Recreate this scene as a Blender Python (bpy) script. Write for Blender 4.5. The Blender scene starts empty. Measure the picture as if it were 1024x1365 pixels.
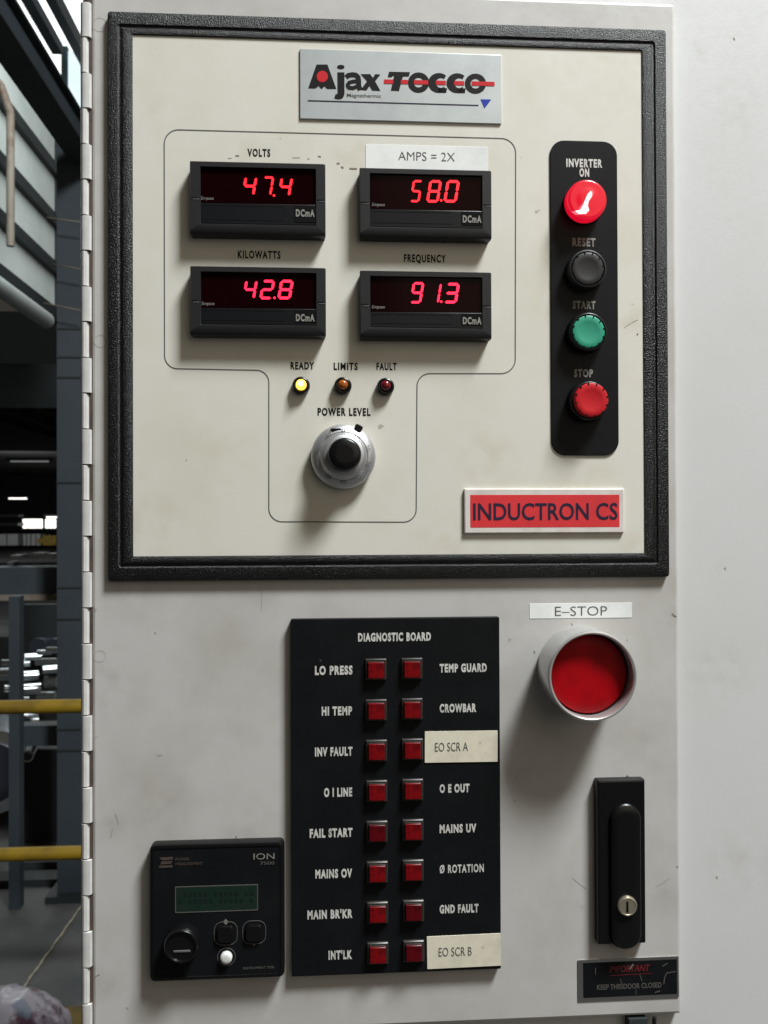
import bpy, bmesh, math, random
from math import sin, cos, pi, radians
from mathutils import Vector, Matrix, noise
random.seed(7)
scene = bpy.context.scene
COL = scene.collection

# ------------------------------------------------------------------ camera
FPX = 1182.0                                   # focal length in pixels of the 1024 x 1365 photograph
YAW, PIT, ROLL = radians(3.82), radians(0.486), radians(0.216)
CAM = Vector((0, -0.63, 0))
F_ = Vector((sin(YAW)*cos(PIT), cos(YAW)*cos(PIT), sin(PIT)))
r0 = Vector((cos(YAW), -sin(YAW), 0)); u0 = r0.cross(F_)
R_ = r0*cos(ROLL) - u0*sin(ROLL); U_ = r0*sin(ROLL) + u0*cos(ROLL)
cd = bpy.data.cameras.new('camera'); cam = bpy.data.objects.new('camera', cd); COL.objects.link(cam)
cam.matrix_world = Matrix(((R_.x, U_.x, -F_.x, CAM.x), (R_.y, U_.y, -F_.y, CAM.y), (R_.z, U_.z, -F_.z, CAM.z), (0, 0, 0, 1)))
cd.sensor_fit = 'VERTICAL'; cd.sensor_height = 24.0; cd.lens = 24.0*FPX/1365.0
cd.dof.use_dof = True; cd.dof.focus_distance = 0.62; cd.dof.aperture_fstop = 13.0
cd.clip_start = 0.01; cd.clip_end = 400
scene.camera = cam

# ------------------------------------------------------------------ world and light
w = bpy.data.worlds.new('World'); scene.world = w; w.use_nodes = True
w.node_tree.nodes['Background'].inputs[0].default_value = (1.0, 0.90, 0.76, 1)
w.node_tree.nodes['Background'].inputs[1].default_value = 0.035
scene.view_settings.view_transform = 'Standard'; scene.view_settings.look = 'None'
scene.view_settings.exposure = 0.07; scene.view_settings.gamma = 1.0

def area(name, loc, target, sx, sy, power, color):
    l = bpy.data.lights.new(name, 'AREA'); l.shape = 'RECTANGLE'; l.size = sx; l.size_y = sy
    l.energy = power; l.color = color
    o = bpy.data.objects.new(name, l); COL.objects.link(o)
    o.location = loc
    o.rotation_euler = (Vector(target)-Vector(loc)).to_track_quat('-Z', 'Y').to_euler()
    return o
# skylight high on the upper right, then added fill lamps that stay out of view
area('skylight_lamp', (1.62, -1.40, 3.45), (0.05, 0, 0), 0.85, 0.85, 345.0, (0.955, 0.995, 1.0))
area('bounce_fill', (1.5, -2.3, 1.3), (0.1, 0, 0), 3.0, 3.0, 21.0, (1.0, 0.87, 0.68))  # added warm fill standing in for light bounced around the hall
area('far_bay_fill', (-13.5, 38.0, 2.2), (-14.5, 47.0, -1.0), 4.0, 1.0, 110.0, (0.95, 1.0, 0.98))  # added unseen to brighten the far white cabinets
area('side_wall_fill', (-2.0, 9.0, 7.5), (-5.2, 12.0, 3.0), 3.0, 6.0, 620.0, (0.93, 1.0, 0.98))  # added unseen to light the cladding of the side wall

# ------------------------------------------------------------------ materials
def srgb(r, g, b):
    f = lambda c: (c/255/12.92) if c/255 <= 0.04045 else ((c/255+0.055)/1.055)**2.4
    return (f(r), f(g), f(b), 1)
MATS = {}
def mat(name, col, rough=0.5, metal=0.0, var=0.0, vscale=6.0, var_col=None, bump=0.0, bscale=400.0,
        spec=0.5, emis=None, estr=0.0, coat=0.0, fleck=None, trans=0.0, vlo=0.45, vhi=0.7, rvar=0.0):
    m = bpy.data.materials.new(name); m.use_nodes = True
    nt = m.node_tree; N = nt.nodes; L = nt.links; b = N['Principled BSDF']
    b.inputs['Roughness'].default_value = rough; b.inputs['Metallic'].default_value = metal
    b.inputs['Specular IOR Level'].default_value = spec
    b.inputs['Coat Weight'].default_value = coat; b.inputs['Coat Roughness'].default_value = 0.12
    b.inputs['Transmission Weight'].default_value = trans
    b.inputs['Base Color'].default_value = col
    tc = N.new('ShaderNodeTexCoord'); out = None
    def nz(scale, detail=4, rough_=0.55):
        n = N.new('ShaderNodeTexNoise'); n.inputs['Scale'].default_value = scale
        n.inputs['Detail'].default_value = detail; n.inputs['Roughness'].default_value = rough_
        L.new(tc.outputs['Object'], n.inputs['Vector']); return n
    if var > 0:
        n = nz(vscale, 5, 0.6)
        r = N.new('ShaderNodeMapRange'); r.inputs[1].default_value = vlo; r.inputs[2].default_value = vhi
        r.inputs[3].default_value = 0.0; r.inputs[4].default_value = var
        L.new(n.outputs['Fac'], r.inputs[0])
        mx = N.new('ShaderNodeMix'); mx.data_type = 'RGBA'
        mx.inputs['A'].default_value = col; mx.inputs['B'].default_value = var_col or (col[0]*.6, col[1]*.6, col[2]*.6, 1)
        L.new(r.outputs[0], mx.inputs['Factor']); out = mx.outputs['Result']
    if fleck:                                  # (scale, threshold, colour): scattered dirt specks
        fs, ft, fc = fleck
        n2 = nz(fs, 2, 0.5)
        r2 = N.new('ShaderNodeMapRange'); r2.inputs[1].default_value = ft; r2.inputs[2].default_value = ft+0.03
        r2.inputs[4].default_value = 0.55
        L.new(n2.outputs['Fac'], r2.inputs[0])
        mx2 = N.new('ShaderNodeMix'); mx2.data_type = 'RGBA'
        if out: L.new(out, mx2.inputs['A'])
        else: mx2.inputs['A'].default_value = col
        mx2.inputs['B'].default_value = fc; L.new(r2.outputs[0], mx2.inputs['Factor']); out = mx2.outputs['Result']
    if out: L.new(out, b.inputs['Base Color'])
    if bump > 0:
        n3 = nz(bscale, 3, 0.6)
        bp = N.new('ShaderNodeBump'); bp.inputs['Strength'].default_value = bump; bp.inputs['Distance'].default_value = 0.0012 if name.startswith('pebb') else 0.0006
        L.new(n3.outputs['Fac'], bp.inputs['Height']); L.new(bp.outputs['Normal'], b.inputs['Normal'])
    if rvar > 0:
        n4 = nz(bscale*0.2, 3, 0.6)
        r4 = N.new('ShaderNodeMapRange'); r4.inputs[1].default_value = .3; r4.inputs[2].default_value = .7
        r4.inputs[3].default_value = max(0.05, rough-rvar); r4.inputs[4].default_value = min(1, rough+rvar)
        L.new(n4.outputs['Fac'], r4.inputs[0]); L.new(r4.outputs[0], b.inputs['Roughness'])
    if emis:
        b.inputs['Emission Color'].default_value = emis; b.inputs['Emission Strength'].default_value = estr
    MATS[name] = m
    return m

M = {}
M['door'] = mat('grey_door_paint', (0.465, 0.452, 0.44, 1), 0.42, var=0.75, vscale=12, var_col=(0.36, 0.345, 0.31, 1), bump=0.10, bscale=900, fleck=(120, 0.765, (0.20, 0.17, 0.14, 1)), rvar=.08)
M['body'] = mat('grey_cabinet_paint', (0.55, 0.55, 0.55, 1), 0.45, var=0.5, vscale=5, var_col=(0.49, 0.48, 0.47, 1), bump=0.12, bscale=900, fleck=(70, 0.775, (0.16, 0.12, 0.10, 1)), rvar=.08)
M['hinge'] = mat('hinge_paint', (0.55, 0.54, 0.525, 1), 0.35, var=0.5, vscale=60, bump=0.06, fleck=(70, 0.74, (0.05, 0.05, 0.05, 1)))
M['rust'] = mat('rusty_leaf', (0.075, 0.05, 0.038, 1), 0.8, var=0.8, vscale=90, var_col=(0.03, 0.025, 0.022, 1))
M['cream'] = mat('cream_faceplate', (0.605, 0.585, 0.525, 1), 0.38, var=0.6, vscale=13, var_col=(0.53, 0.51, 0.42, 1), bump=0.05, bscale=700, fleck=(90, 0.76, (0.20, 0.16, 0.10, 1)), rvar=.07)
M['pebble'] = mat('pebbled_black_plastic', (0.0028, 0.003, 0.0034, 1), 0.30, bump=.72, bscale=950, spec=0.38, var=.6, vscale=600, var_col=(.007, .0075, .009, 1), vlo=.5, vhi=.65)
M['black'] = mat('black_plastic', (0.004, 0.004, 0.0045, 1), 0.28, bump=0.12, bscale=1500, spec=0.35)
M['charcoal'] = mat('charcoal_plastic', (0.010, 0.010, 0.0112, 1), 0.45, bump=0.2, bscale=1500, spec=.35)
M['blackplate'] = mat('black_plate', (0.0055, 0.006, 0.007, 1), 0.42, bump=0.12, bscale=900, spec=0.14, var=.5, vscale=40, var_col=(.009, .010, .011, 1), fleck=(160, .77, (.07, .065, .06, 1)))
M['window'] = mat('display_window', (0.006, 0.0005, 0.001, 1), 0.13, spec=0.08)
M['lower'] = mat('meter_cover', (0.004, 0.0048, 0.007, 1), 0.34, bump=.1, spec=.3)
M['dark'] = mat('dark_gap', (0.003, 0.003, 0.003, 1), 0.8, spec=.1)
M['digit_red'] = mat('digit_red', (0.3, 0.0, 0.0, 1), 0.4, emis=(1.0, 0.012, 0.024, 1), estr=2.2)
M['digit_pink'] = mat('digit_pink', (0.3, 0.0, 0.02, 1), 0.4, emis=(1.0, 0.014, 0.046, 1), estr=2.8)
M['white_ink'] = mat('white_ink', (0.55, 0.54, 0.51, 1), 0.6, var=.8, vscale=300, var_col=(.30, .29, .27, 1))
M['grey_ink'] = mat('worn_ink', (0.22, 0.21, 0.19, 1), 0.6, var=.9, vscale=260, var_col=(.08, .075, .07, 1))
M['dim_ink'] = mat('dim_ink', (0.075, 0.072, 0.068, 1), 0.6)
M['brown_ink'] = mat('brown_ink', (0.055, 0.04, 0.032, 1), 0.6, var=.8, vscale=300)
M['ink'] = mat('black_ink', (0.010, 0.010, 0.010, 1), 0.5, spec=.12)
M['grey_print'] = mat('grey_print', (0.10, 0.10, 0.10, 1), 0.5, spec=.12)
M['navy_ink'] = mat('navy_ink', (0.020, 0.018, 0.040, 1), 0.5, spec=.12)
M['red_ink'] = mat('red_ink', (0.50, 0.025, 0.032, 1), 0.45, spec=.12)
M['dark_red_ink'] = mat('worn_red_ink', (0.11, 0.006, 0.008, 1), 0.5, var=.9, vscale=180, var_col=(.03, .008, .008, 1))
M['blue_ink'] = mat('blue_ink', (0.03, 0.05, 0.33, 1), 0.45, spec=.12)
M['tape'] = mat('white_tape', (0.72, 0.73, 0.72, 1), 0.35, var=.3, vscale=40)
M['cream_tape'] = mat('cream_tape', (0.66, 0.62, 0.50, 1), 0.4, var=.4, vscale=60, fleck=(120, .74, (.3, .25, .18, 1)))
M['silver'] = mat('brushed_silver_plate', (0.50, 0.54, 0.56, 1), 0.36, metal=0.55, var=.3, vscale=30, bump=.05)
M['plate_edge'] = mat('white_label_plate', (0.62, 0.57, 0.54, 1), 0.35, var=.5, vscale=60, var_col=(.42, .36, .32, 1), bump=.1)
M['red_field'] = mat('red_field', (0.60, 0.028, 0.036, 1), 0.4, var=.3, vscale=40)
M['metal'] = mat('satin_metal', (0.55, 0.54, 0.53, 1), 0.30, metal=1.0, bump=.06, bscale=900)
M['dial_metal'] = mat('dial_metal', (0.50, 0.50, 0.51, 1), 0.42, metal=.8, bump=.08, bscale=1200)
M['lock_metal'] = mat('lock_metal', (0.62, 0.56, 0.44, 1), 0.34, metal=.9)
M['ring_metal'] = mat('grey_ring', (0.56, 0.555, 0.55, 1), 0.30, metal=.7, bump=.04)
M['lens_red'] = mat('square_red_lens', (0.15, 0.002, 0.004, 1), 0.36, var=1.0, vscale=210, var_col=(.05, .0012, .003, 1), spec=.18, vlo=.40, vhi=.66, emis=(1, .02, .01, 1), estr=.02)
M['lens_dull'] = mat('dull_red_lens', (0.085, 0.0015, 0.004, 1), 0.36, var=1.0, vscale=210, var_col=(.035, .0012, .003, 1), spec=.18)
M['lens_cap'] = mat('lens_frame', (0.026, 0.022, 0.020, 1), 0.40, spec=.45)
M['btn_green'] = mat('green_button', (0.012, 0.25, 0.155, 1), 0.42, bump=.06)
M['btn_red'] = mat('red_button', (0.46, 0.008, 0.014, 1), 0.45, spec=.25, bump=.06, var=.3, vscale=80)
M['btn_black'] = mat('black_button', (0.005, 0.005, 0.006, 1), 0.42, bump=.06)
M['estop'] = mat('estop_red', (0.32, 0.0005, 0.004, 1), 0.46, spec=.15, bump=.05, var=.8, vscale=55, var_col=(.17, .001, .003, 1))
M['pilot'] = mat('lit_pilot_lens', (0.14, 0.003, 0.006, 1), 0.22, emis=(0.86, 0.004, 0.030, 1), estr=.78, coat=.15)
M['streak_hot'] = mat('streak_glow', (1, .7, .7, 1), 0.3, emis=(1.0, 0.62, 0.60, 1), estr=1.5)
M['led_y'] = mat('lit_yellow_lens', (0.8, 0.5, 0.05, 1), 0.2, emis=(1.0, 0.62, 0.08, 1), estr=1.9)
M['led_core'] = mat('yellow_core', (1, .9, .5, 1), 0.2, emis=(1.0, 0.92, 0.50, 1), estr=1.6)
M['led_a'] = mat('amber_lens', (0.30, 0.075, 0.006, 1), 0.18, coat=.4, var=.8, vscale=500, var_col=(.18, .03, .004, 1))
M['led_r'] = mat('red_lens', (0.12, 0.004, 0.009, 1), 0.18, coat=.4)
M['lcd'] = mat('lcd_glass', (0.007, 0.020, 0.014, 1), 0.2, var=.8, vscale=90, var_col=(.012, .020, .014, 1))
M['lcd_text'] = mat('lcd_text', (0.006, 0.010, 0.009, 1), 0.4)
M['white_btn'] = mat('white_button', (0.6, 0.62, 0.6, 1), 0.35)
M['steel_blue'] = mat('blue_grey_steel', (0.040, 0.052, 0.064, 1), 0.55, var=.6, vscale=3, var_col=(.028, .036, .044, 1), bump=.2, bscale=60)
M['steel_dark'] = mat('dark_steel', (0.022, 0.028, 0.030, 1), 0.6, var=.6, vscale=2)
M['yellow'] = mat('yellow_paint', (0.27, 0.17, 0.008, 1), 0.5, var=.8, vscale=7, var_col=(.10, .06, .010, 1), bump=.2, bscale=80)
M['floor_yellow'] = mat('floor_yellow', (0.13, 0.085, 0.012, 1), 0.8, var=.9, vscale=8, var_col=(.03, .025, .015, 1))
M['floor'] = mat('concrete_floor', (0.085, 0.085, 0.083, 1), 0.7, var=.9, vscale=2.5, var_col=(.038, .042, .046, 1), bump=.3, bscale=40)
M['clad'] = mat('corrugated_cladding', (0.44, 0.465, 0.455, 1), 0.55, var=.7, vscale=1.3, var_col=(.34, .38, .365, 1))
M['clad_edge'] = mat('rusty_trim', (0.20, 0.17, 0.14, 1), 0.7, var=.8, vscale=4, var_col=(.10, .06, .04, 1))
M['skyglow'] = mat('bright_sky', (1, 1, 1, 1), 0.5, emis=(0.93, 1.0, 1.0, 1), estr=1.7)
M['lamp'] = mat('lit_tube', (1, 1, 1, 1), 0.5, emis=(1, 0.98, .92, 1), estr=2.2)
M['lamp_dim'] = mat('dim_tube', (.5, .5, .5, 1), 0.5, emis=(0.9, 0.95, 1, 1), estr=.16)
M['coil'] = mat('aluminium_coil', (0.60, 0.64, 0.67, 1), 0.22, metal=1.0, bump=.3, bscale=25)
M['coil_core'] = mat('coil_core', (0.03, 0.035, 0.05, 1), 0.5)
M['white_box'] = mat('white_enamel', (0.5, 0.51, 0.5, 1), 0.5)
M['bag'] = mat('plastic_bag', (0.62, 0.58, 0.66, 1), 0.32, var=1.0, vscale=11, var_col=(.12, .05, .08, 1), vlo=.48, vhi=.62, fleck=(9, .58, (.20, .32, .42, 1)), coat=.3)
M['rope'] = mat('rope_fibre', (0.34, 0.31, 0.22, 1), 0.9, var=.6, vscale=30)
M['hall'] = mat('hall_dark_wall', (0.020, 0.021, 0.022, 1), 0.9)
M['joist'] = mat('joist_paint', (.09, .07, .05, 1), .7, var=.6, vscale=2)
M['deck'] = mat('roof_deck', (0.035, 0.036, 0.034, 1), 0.8)

# ------------------------------------------------------------------ geometry helpers
def P(px, py, d=0.0):
    """photo pixel -> point on the vertical plane d metres in front of the door (d<0: behind)"""
    x = (px-512)/FPX; y = (682.5-py)/FPX
    v = F_ + R_*x + U_*y
    t = (-d-CAM.y)/v.y
    return CAM + v*t
def rect(x0, y0, x1, y1, d=0.0):
    """photo box -> centre, width, height on that plane"""
    a = P(x0, (y0+y1)/2, d); b = P(x1, (y0+y1)/2, d); c = P((x0+x1)/2, y0, d); e = P((x0+x1)/2, y1, d)
    return (a.x+b.x)/2, (c.z+e.z)/2, b.x-a.x, c.z-e.z

def wloc(o):
    v = Vector((0, 0, 0))
    while o: v += o.location; o = o.parent
    return v
def link(name, me, m, parent=None):
    o = bpy.data.objects.new(name, me); COL.objects.link(o)
    if m and not me.materials: me.materials.append(m)
    if parent: o.parent = parent
    return o
def tag(o, label=None, cat=None, group=None, kind=None):
    if label: o['label'] = label
    if cat: o['category'] = cat
    if group: o['group'] = group
    if kind: o['kind'] = kind
    return o
def thing(name, label, cat, loc, group=None):
    o = bpy.data.objects.new(name, None); COL.objects.link(o); o.location = loc; o.empty_display_size = 0.01
    return tag(o, label, cat, group)
def fin(name, bm, m, parent, smooth=35):
    """bmesh in WORLD coordinates -> object under parent"""
    if parent: bmesh.ops.translate(bm, verts=bm.verts, vec=-wloc(parent))
    me = bpy.data.meshes.new(name); bm.to_mesh(me); bm.free()
    if smooth:
        for p in me.polygons: p.use_smooth = True
        me.set_sharp_from_angle(angle=radians(smooth))
        big = [p for p in me.polygons if len(p.vertices) > 4 and p.area > 2e-5]
        if big:                                # large flat caps keep a true flat normal
            ek = {tuple(sorted(e.vertices)): e for e in me.edges}
            for p in big:
                p.use_smooth = False
                for k in p.edge_keys: ek[tuple(sorted(k))].use_edge_sharp = True
    return link(name, me, m, parent)
def loop_pts(cx, cz, w_, h_, r, d, seg):
    r = min(r, w_/2-1e-6, h_/2-1e-6); pts = []
    for k, (sx, sz) in enumerate(((1, 1), (-1, 1), (-1, -1), (1, -1))):
        for i in range(seg+1):
            a = k*pi/2 + i*(pi/2)/seg
            pts.append(Vector((cx+sx*(w_/2-r)+r*cos(a), -d, cz+sz*(h_/2-r)+r*sin(a))))
    return pts
def loft(bm, loops, cap0=False, cap1=True, seg=5):
    """loops: (cx, cz, w, h, corner radius, depth towards camera)"""
    rings = [[bm.verts.new(p) for p in loop_pts(*l, seg)] for l in loops]
    n = len(rings[0])
    for a, b in zip(rings, rings[1:]):
        for i in range(n):
            j = (i+1) % n
            bm.faces.new((a[i], a[j], b[j], b[i]))
    if cap1: bm.faces.new(rings[-1])
    if cap0: bm.faces.new(rings[0][::-1])
    return rings
def slab(name, cx, cz, w_, h_, r, d0, d1, m, parent, bev=0.0004, seg=5, smooth=35):
    bm = bmesh.new()
    b2 = bev
    loft(bm, [(cx, cz, w_, h_, r, d0), (cx, cz, w_, h_, r, d1-b2), (cx, cz, w_-.6*b2, h_-.6*b2, max(r-.3*b2, 1e-5), d1-.3*b2),
              (cx, cz, w_-2*b2, h_-2*b2, max(r-b2, 1e-5), d1)], cap0=True, seg=seg)
    return fin(name, bm, m, parent, smooth)
def disc(name, cx, cz, prof, m, parent, cap0=False, cap1=True, seg=12, smooth=40):
    """prof: list of (radius, depth)"""
    bm = bmesh.new(); loft(bm, [(cx, cz, 2*r, 2*r, r, d) for r, d in prof], cap0, cap1, seg)
    return fin(name, bm, m, parent, smooth)
def ring(name, loops, m, parent, seg=5, smooth=35):
    bm = bmesh.new(); loft(bm, loops, False, False, seg); return fin(name, bm, m, parent, smooth)
def poly(name, pts, m, parent, holes=None):
    bm = bmesh.new(); vs = [bm.verts.new(p) for p in pts]; bm.faces.new(vs)
    bm.normal_update()
    bmesh.ops.triangulate(bm, faces=bm.faces[:], ngon_method='EAR_CLIP')
    return fin(name, bm, m, parent, 0)
def polys(name, plist, m, parent):
    bm = bmesh.new()
    for pts in plist:
        bm.faces.new([bm.verts.new(p) for p in pts])
    bm.normal_update()
    bmesh.ops.triangulate(bm, faces=bm.faces[:], ngon_method='EAR_CLIP')
    return fin(name, bm, m, parent, 0)
def box(bm, x0, x1, y0, y1, z0, z1):
    v = [bm.verts.new((x, y, z)) for x in (x0, x1) for y in (y0, y1) for z in (z0, z1)]
    for f in ((0, 1, 3, 2), (4, 6, 7, 5), (0, 4, 5, 1), (2, 3, 7, 6), (0, 2, 6, 4), (1, 5, 7, 3)): bm.faces.new([v[i] for i in f])
def tube(bm, a, b, r, n=14, caps=True):
    a, b = Vector(a), Vector(b); ax = (b-a).normalized()
    s = ax.orthogonal().normalized(); t = ax.cross(s)
    A = [bm.verts.new(a+(s*cos(2*pi*i/n)+t*sin(2*pi*i/n))*r) for i in range(n)]
    B = [bm.verts.new(b+(s*cos(2*pi*i/n)+t*sin(2*pi*i/n))*r) for i in range(n)]
    for i in range(n): bm.faces.new((A[i], A[(i+1) % n], B[(i+1) % n], B[i]))
    if caps: bm.faces.new(A[::-1]); bm.faces.new(B)
def polyline_ribbon(name, pts, wid, m, parent, closed=False):
    """thin flat stripe along points (world) on a vertical plane"""
    bm = bmesh.new(); n = len(pts); L = []
    for i, p in enumerate(pts):
        a = pts[i-1] if (i or closed) else p; b = pts[(i+1) % n] if (i < n-1 or closed) else p
        t = (b-a).normalized(); nrm = Vector((-t.z, 0, t.x))*wid/2
        L.append((bm.verts.new(p+nrm), bm.verts.new(p-nrm)))
    for i in range(n if closed else n-1):
        j = (i+1) % n; bm.faces.new((L[i][0], L[i][1], L[j][1], L[j][0]))
    return fin(name, bm, m, parent, 0)

_tc = {}
def text_mesh(s, bold):
    key = (s, bold)
    if key not in _tc:
        cu = bpy.data.curves.new('t', 'FONT'); cu.body = s; cu.size = 1; cu.offset = bold; cu.space_character = 1.22 if bold >= .03 else 1.0; cu.resolution_u = 3
        o = bpy.data.objects.new('t', cu); COL.objects.link(o)
        dg = bpy.context.evaluated_depsgraph_get(); dg.update()
        me = o.evaluated_get(dg).to_mesh()
        V = [tuple(v.co) for v in me.vertices]; Fs = [tuple(p.vertices) for p in me.polygons]
        o.evaluated_get(dg).to_mesh_clear(); bpy.data.objects.remove(o); bpy.data.curves.remove(cu)
        _tc[key] = (V, Fs)
    return _tc[key]
CAP = None
def text(name, s, x0, x1, yc, hpx, d, m, parent, bold=0.02, shear=0.0, tilt=0.0):
    """lettering fitted to photo span x0..x1, cap height hpx about row yc, on the plane d"""
    global CAP
    if CAP is None:
        V, _ = text_mesh('H', 0.0); CAP = (min(v[1] for v in V), max(v[1] for v in V))
    V, Fs = text_mesh(s, bold)
    a = min(v[0] for v in V); b = max(v[0] for v in V)
    cx, cz, W, H = rect(x0, yc-hpx/2, x1, yc+hpx/2, d)
    sx = W/(b-a); sz = H/(CAP[1]-CAP[0]); mx = (a+b)/2; my = (CAP[0]+CAP[1])/2
    bm = bmesh.new(); vs = []
    for v in V:
        X = (v[0]-mx)*sx; Z = (v[1]-my)*sz; X += Z*shear
        vs.append(bm.verts.new((cx+X*cos(tilt)-Z*sin(tilt), -d, cz+X*sin(tilt)+Z*cos(tilt))))
    for f in Fs:
        try: bm.faces.new([vs[i] for i in f])
        except ValueError: pass
    return fin(name, bm, m, parent, 0)
def copy_tree(o, delta=None, parent=None):
    c = o.copy(); COL.objects.link(c); c.parent = parent
    for k in list(c.keys()):
        pass
    if delta is not None: c.location = o.location + delta
    for ch in [q for q in bpy.data.objects if q.parent == o]: copy_tree(ch, None, c)
    return c

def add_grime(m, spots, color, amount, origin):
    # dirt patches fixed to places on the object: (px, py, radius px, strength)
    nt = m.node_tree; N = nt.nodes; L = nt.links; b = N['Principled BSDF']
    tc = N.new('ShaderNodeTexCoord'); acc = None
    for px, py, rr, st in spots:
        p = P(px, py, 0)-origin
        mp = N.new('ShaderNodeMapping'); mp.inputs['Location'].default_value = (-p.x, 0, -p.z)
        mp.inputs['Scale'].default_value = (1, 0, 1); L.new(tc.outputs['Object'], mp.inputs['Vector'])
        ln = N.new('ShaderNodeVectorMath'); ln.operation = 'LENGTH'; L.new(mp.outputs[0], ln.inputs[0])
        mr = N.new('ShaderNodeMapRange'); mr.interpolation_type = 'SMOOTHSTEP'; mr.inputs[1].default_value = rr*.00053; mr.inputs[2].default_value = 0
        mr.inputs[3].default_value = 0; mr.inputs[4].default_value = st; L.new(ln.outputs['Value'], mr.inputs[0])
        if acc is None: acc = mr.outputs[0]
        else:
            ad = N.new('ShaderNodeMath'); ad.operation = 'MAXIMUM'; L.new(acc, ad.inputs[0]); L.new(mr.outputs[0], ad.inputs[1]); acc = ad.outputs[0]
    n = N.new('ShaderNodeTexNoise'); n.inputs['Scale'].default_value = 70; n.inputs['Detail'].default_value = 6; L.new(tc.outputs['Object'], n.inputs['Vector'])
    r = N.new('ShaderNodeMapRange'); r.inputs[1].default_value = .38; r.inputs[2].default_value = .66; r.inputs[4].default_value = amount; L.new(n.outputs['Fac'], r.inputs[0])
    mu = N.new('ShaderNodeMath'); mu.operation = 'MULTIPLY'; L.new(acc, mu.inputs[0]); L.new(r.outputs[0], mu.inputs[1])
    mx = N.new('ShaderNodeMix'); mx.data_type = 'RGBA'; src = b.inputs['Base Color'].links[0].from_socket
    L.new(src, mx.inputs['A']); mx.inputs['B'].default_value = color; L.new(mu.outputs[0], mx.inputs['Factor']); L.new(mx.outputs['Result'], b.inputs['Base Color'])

# ------------------------------------------------------------------ cabinet, door, hinge
cab = thing('electrical_cabinet', 'pale grey steel electrical cabinet with a tall hinged door', 'cabinet', (0.05, 0.02, -0.6))
xl = P(122.5, 690).x; xr = P(904, 690).x; zt = P(898, 5).z; zb = P(905, 1352).z
bx0 = P(111, 690, -0.007).x
bm = bmesh.new(); box(bm, bx0, 0.62, 0.0075, 0.55, -1.45, 0.75); fin('body', bm, M['body'], cab, 0)
slab('door', (xl+xr)/2, (zt+zb)/2, xr-xl, zt-zb, 0.0018, -0.0070, 0.0, M['door'], cab, bev=0.0022, seg=4)
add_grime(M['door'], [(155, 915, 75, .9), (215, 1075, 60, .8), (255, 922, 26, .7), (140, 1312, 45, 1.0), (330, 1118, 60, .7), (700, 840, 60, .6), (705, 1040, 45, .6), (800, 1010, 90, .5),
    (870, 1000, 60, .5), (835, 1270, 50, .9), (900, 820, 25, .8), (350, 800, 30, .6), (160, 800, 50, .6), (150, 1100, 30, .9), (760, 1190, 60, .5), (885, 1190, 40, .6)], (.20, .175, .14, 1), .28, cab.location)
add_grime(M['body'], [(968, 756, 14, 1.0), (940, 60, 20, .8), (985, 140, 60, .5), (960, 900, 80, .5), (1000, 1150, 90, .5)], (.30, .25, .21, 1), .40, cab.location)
# faint marks on the door: a ring left by a stud and a scratch or two
for (px, py, rr) in ((133, 875, 7.5), (133, 33, 9), (134, 455, 8)):
    c = P(px, py, 0.0001); r_ = rr*0.00053
    polyline_ribbon('ring_mark', [c+Vector((cos(a*pi/12)*r_, 0, sin(a*pi/12)*r_)) for a in range(24)], 0.0003, mat('ring_stain', (.34, .325, .305, 1), .7) if 'ring_stain' not in MATS else MATS['ring_stain'], cab, True)
def mark(pts, wid, d=0.00012, m='smudge'):
    polyline_ribbon('scuff', [P(x, y, d) for x, y in pts], wid*0.00053, MATS[m], cab)
mat('smudge', (.34, .32, .29, 1), .8); mat('smudge_dark', (.17, .15, .13, 1), .8)
mark([(154, 1085), (157, 1092), (158, 1099)], 1.6); mark([(150, 1105), (149, 1112), (148, 1117)], 1.6)
mark([(763, 1170), (772, 1178), (782, 1185)], .7); mark([(875, 1182), (884, 1177), (893, 1170)], .9)
mark([(126, 1303), (129, 1301), (133, 1299)], 1.2, m='smudge_dark'); mark([(125, 983), (130, 982)], 1.0)
mark([(254, 1121), (262, 1120), (274, 1119)], 1.2, m='smudge_dark'); mark([(232, 1121), (244, 1120)], 1.0)
mark([(835, 1034), (838, 1035)], 1.8, m='smudge_dark'); mark([(712, 868), (713, 871)], 1.8, m='smudge_dark'); mark([(762, 831), (763, 834)], 1.6, m='smudge_dark')
mark([(896, 818), (899, 821), (902, 822)], 2.2, m='smudge_dark'); mark([(902, 1155), (904, 1156)], 1.8, m='smudge_dark')
mark([(314, 1115), (316, 1116)], 1.8, m='smudge_dark'); mark([(349, 785), (349, 814)], .9)
for x, y in ((687, 1034), (685, 1066), (966, 756), (978, 50), (955, 1168)): mark([(x, y), (x+2, y+3)], 1.8, d=(-.0073 if x > 910 else .0001))
# under the door edge: rod and gasket
zlo = P(860, 1356).z
bm = bmesh.new(); box(bm, P(838, 1360).x, P(862, 1360).x, -0.0015, 0.0074, zlo-0.06, zlo-0.0005); fin('latch_channel', bm, M['steel_dark'], cab, 0)
bm = bmesh.new(); tube(bm, (P(873, 1360).x, 0.001, zlo-.06), (P(873, 1360).x, 0.001, zlo-.001), 0.0016); fin('latch_rod', bm, M['charcoal'], cab)

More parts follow.
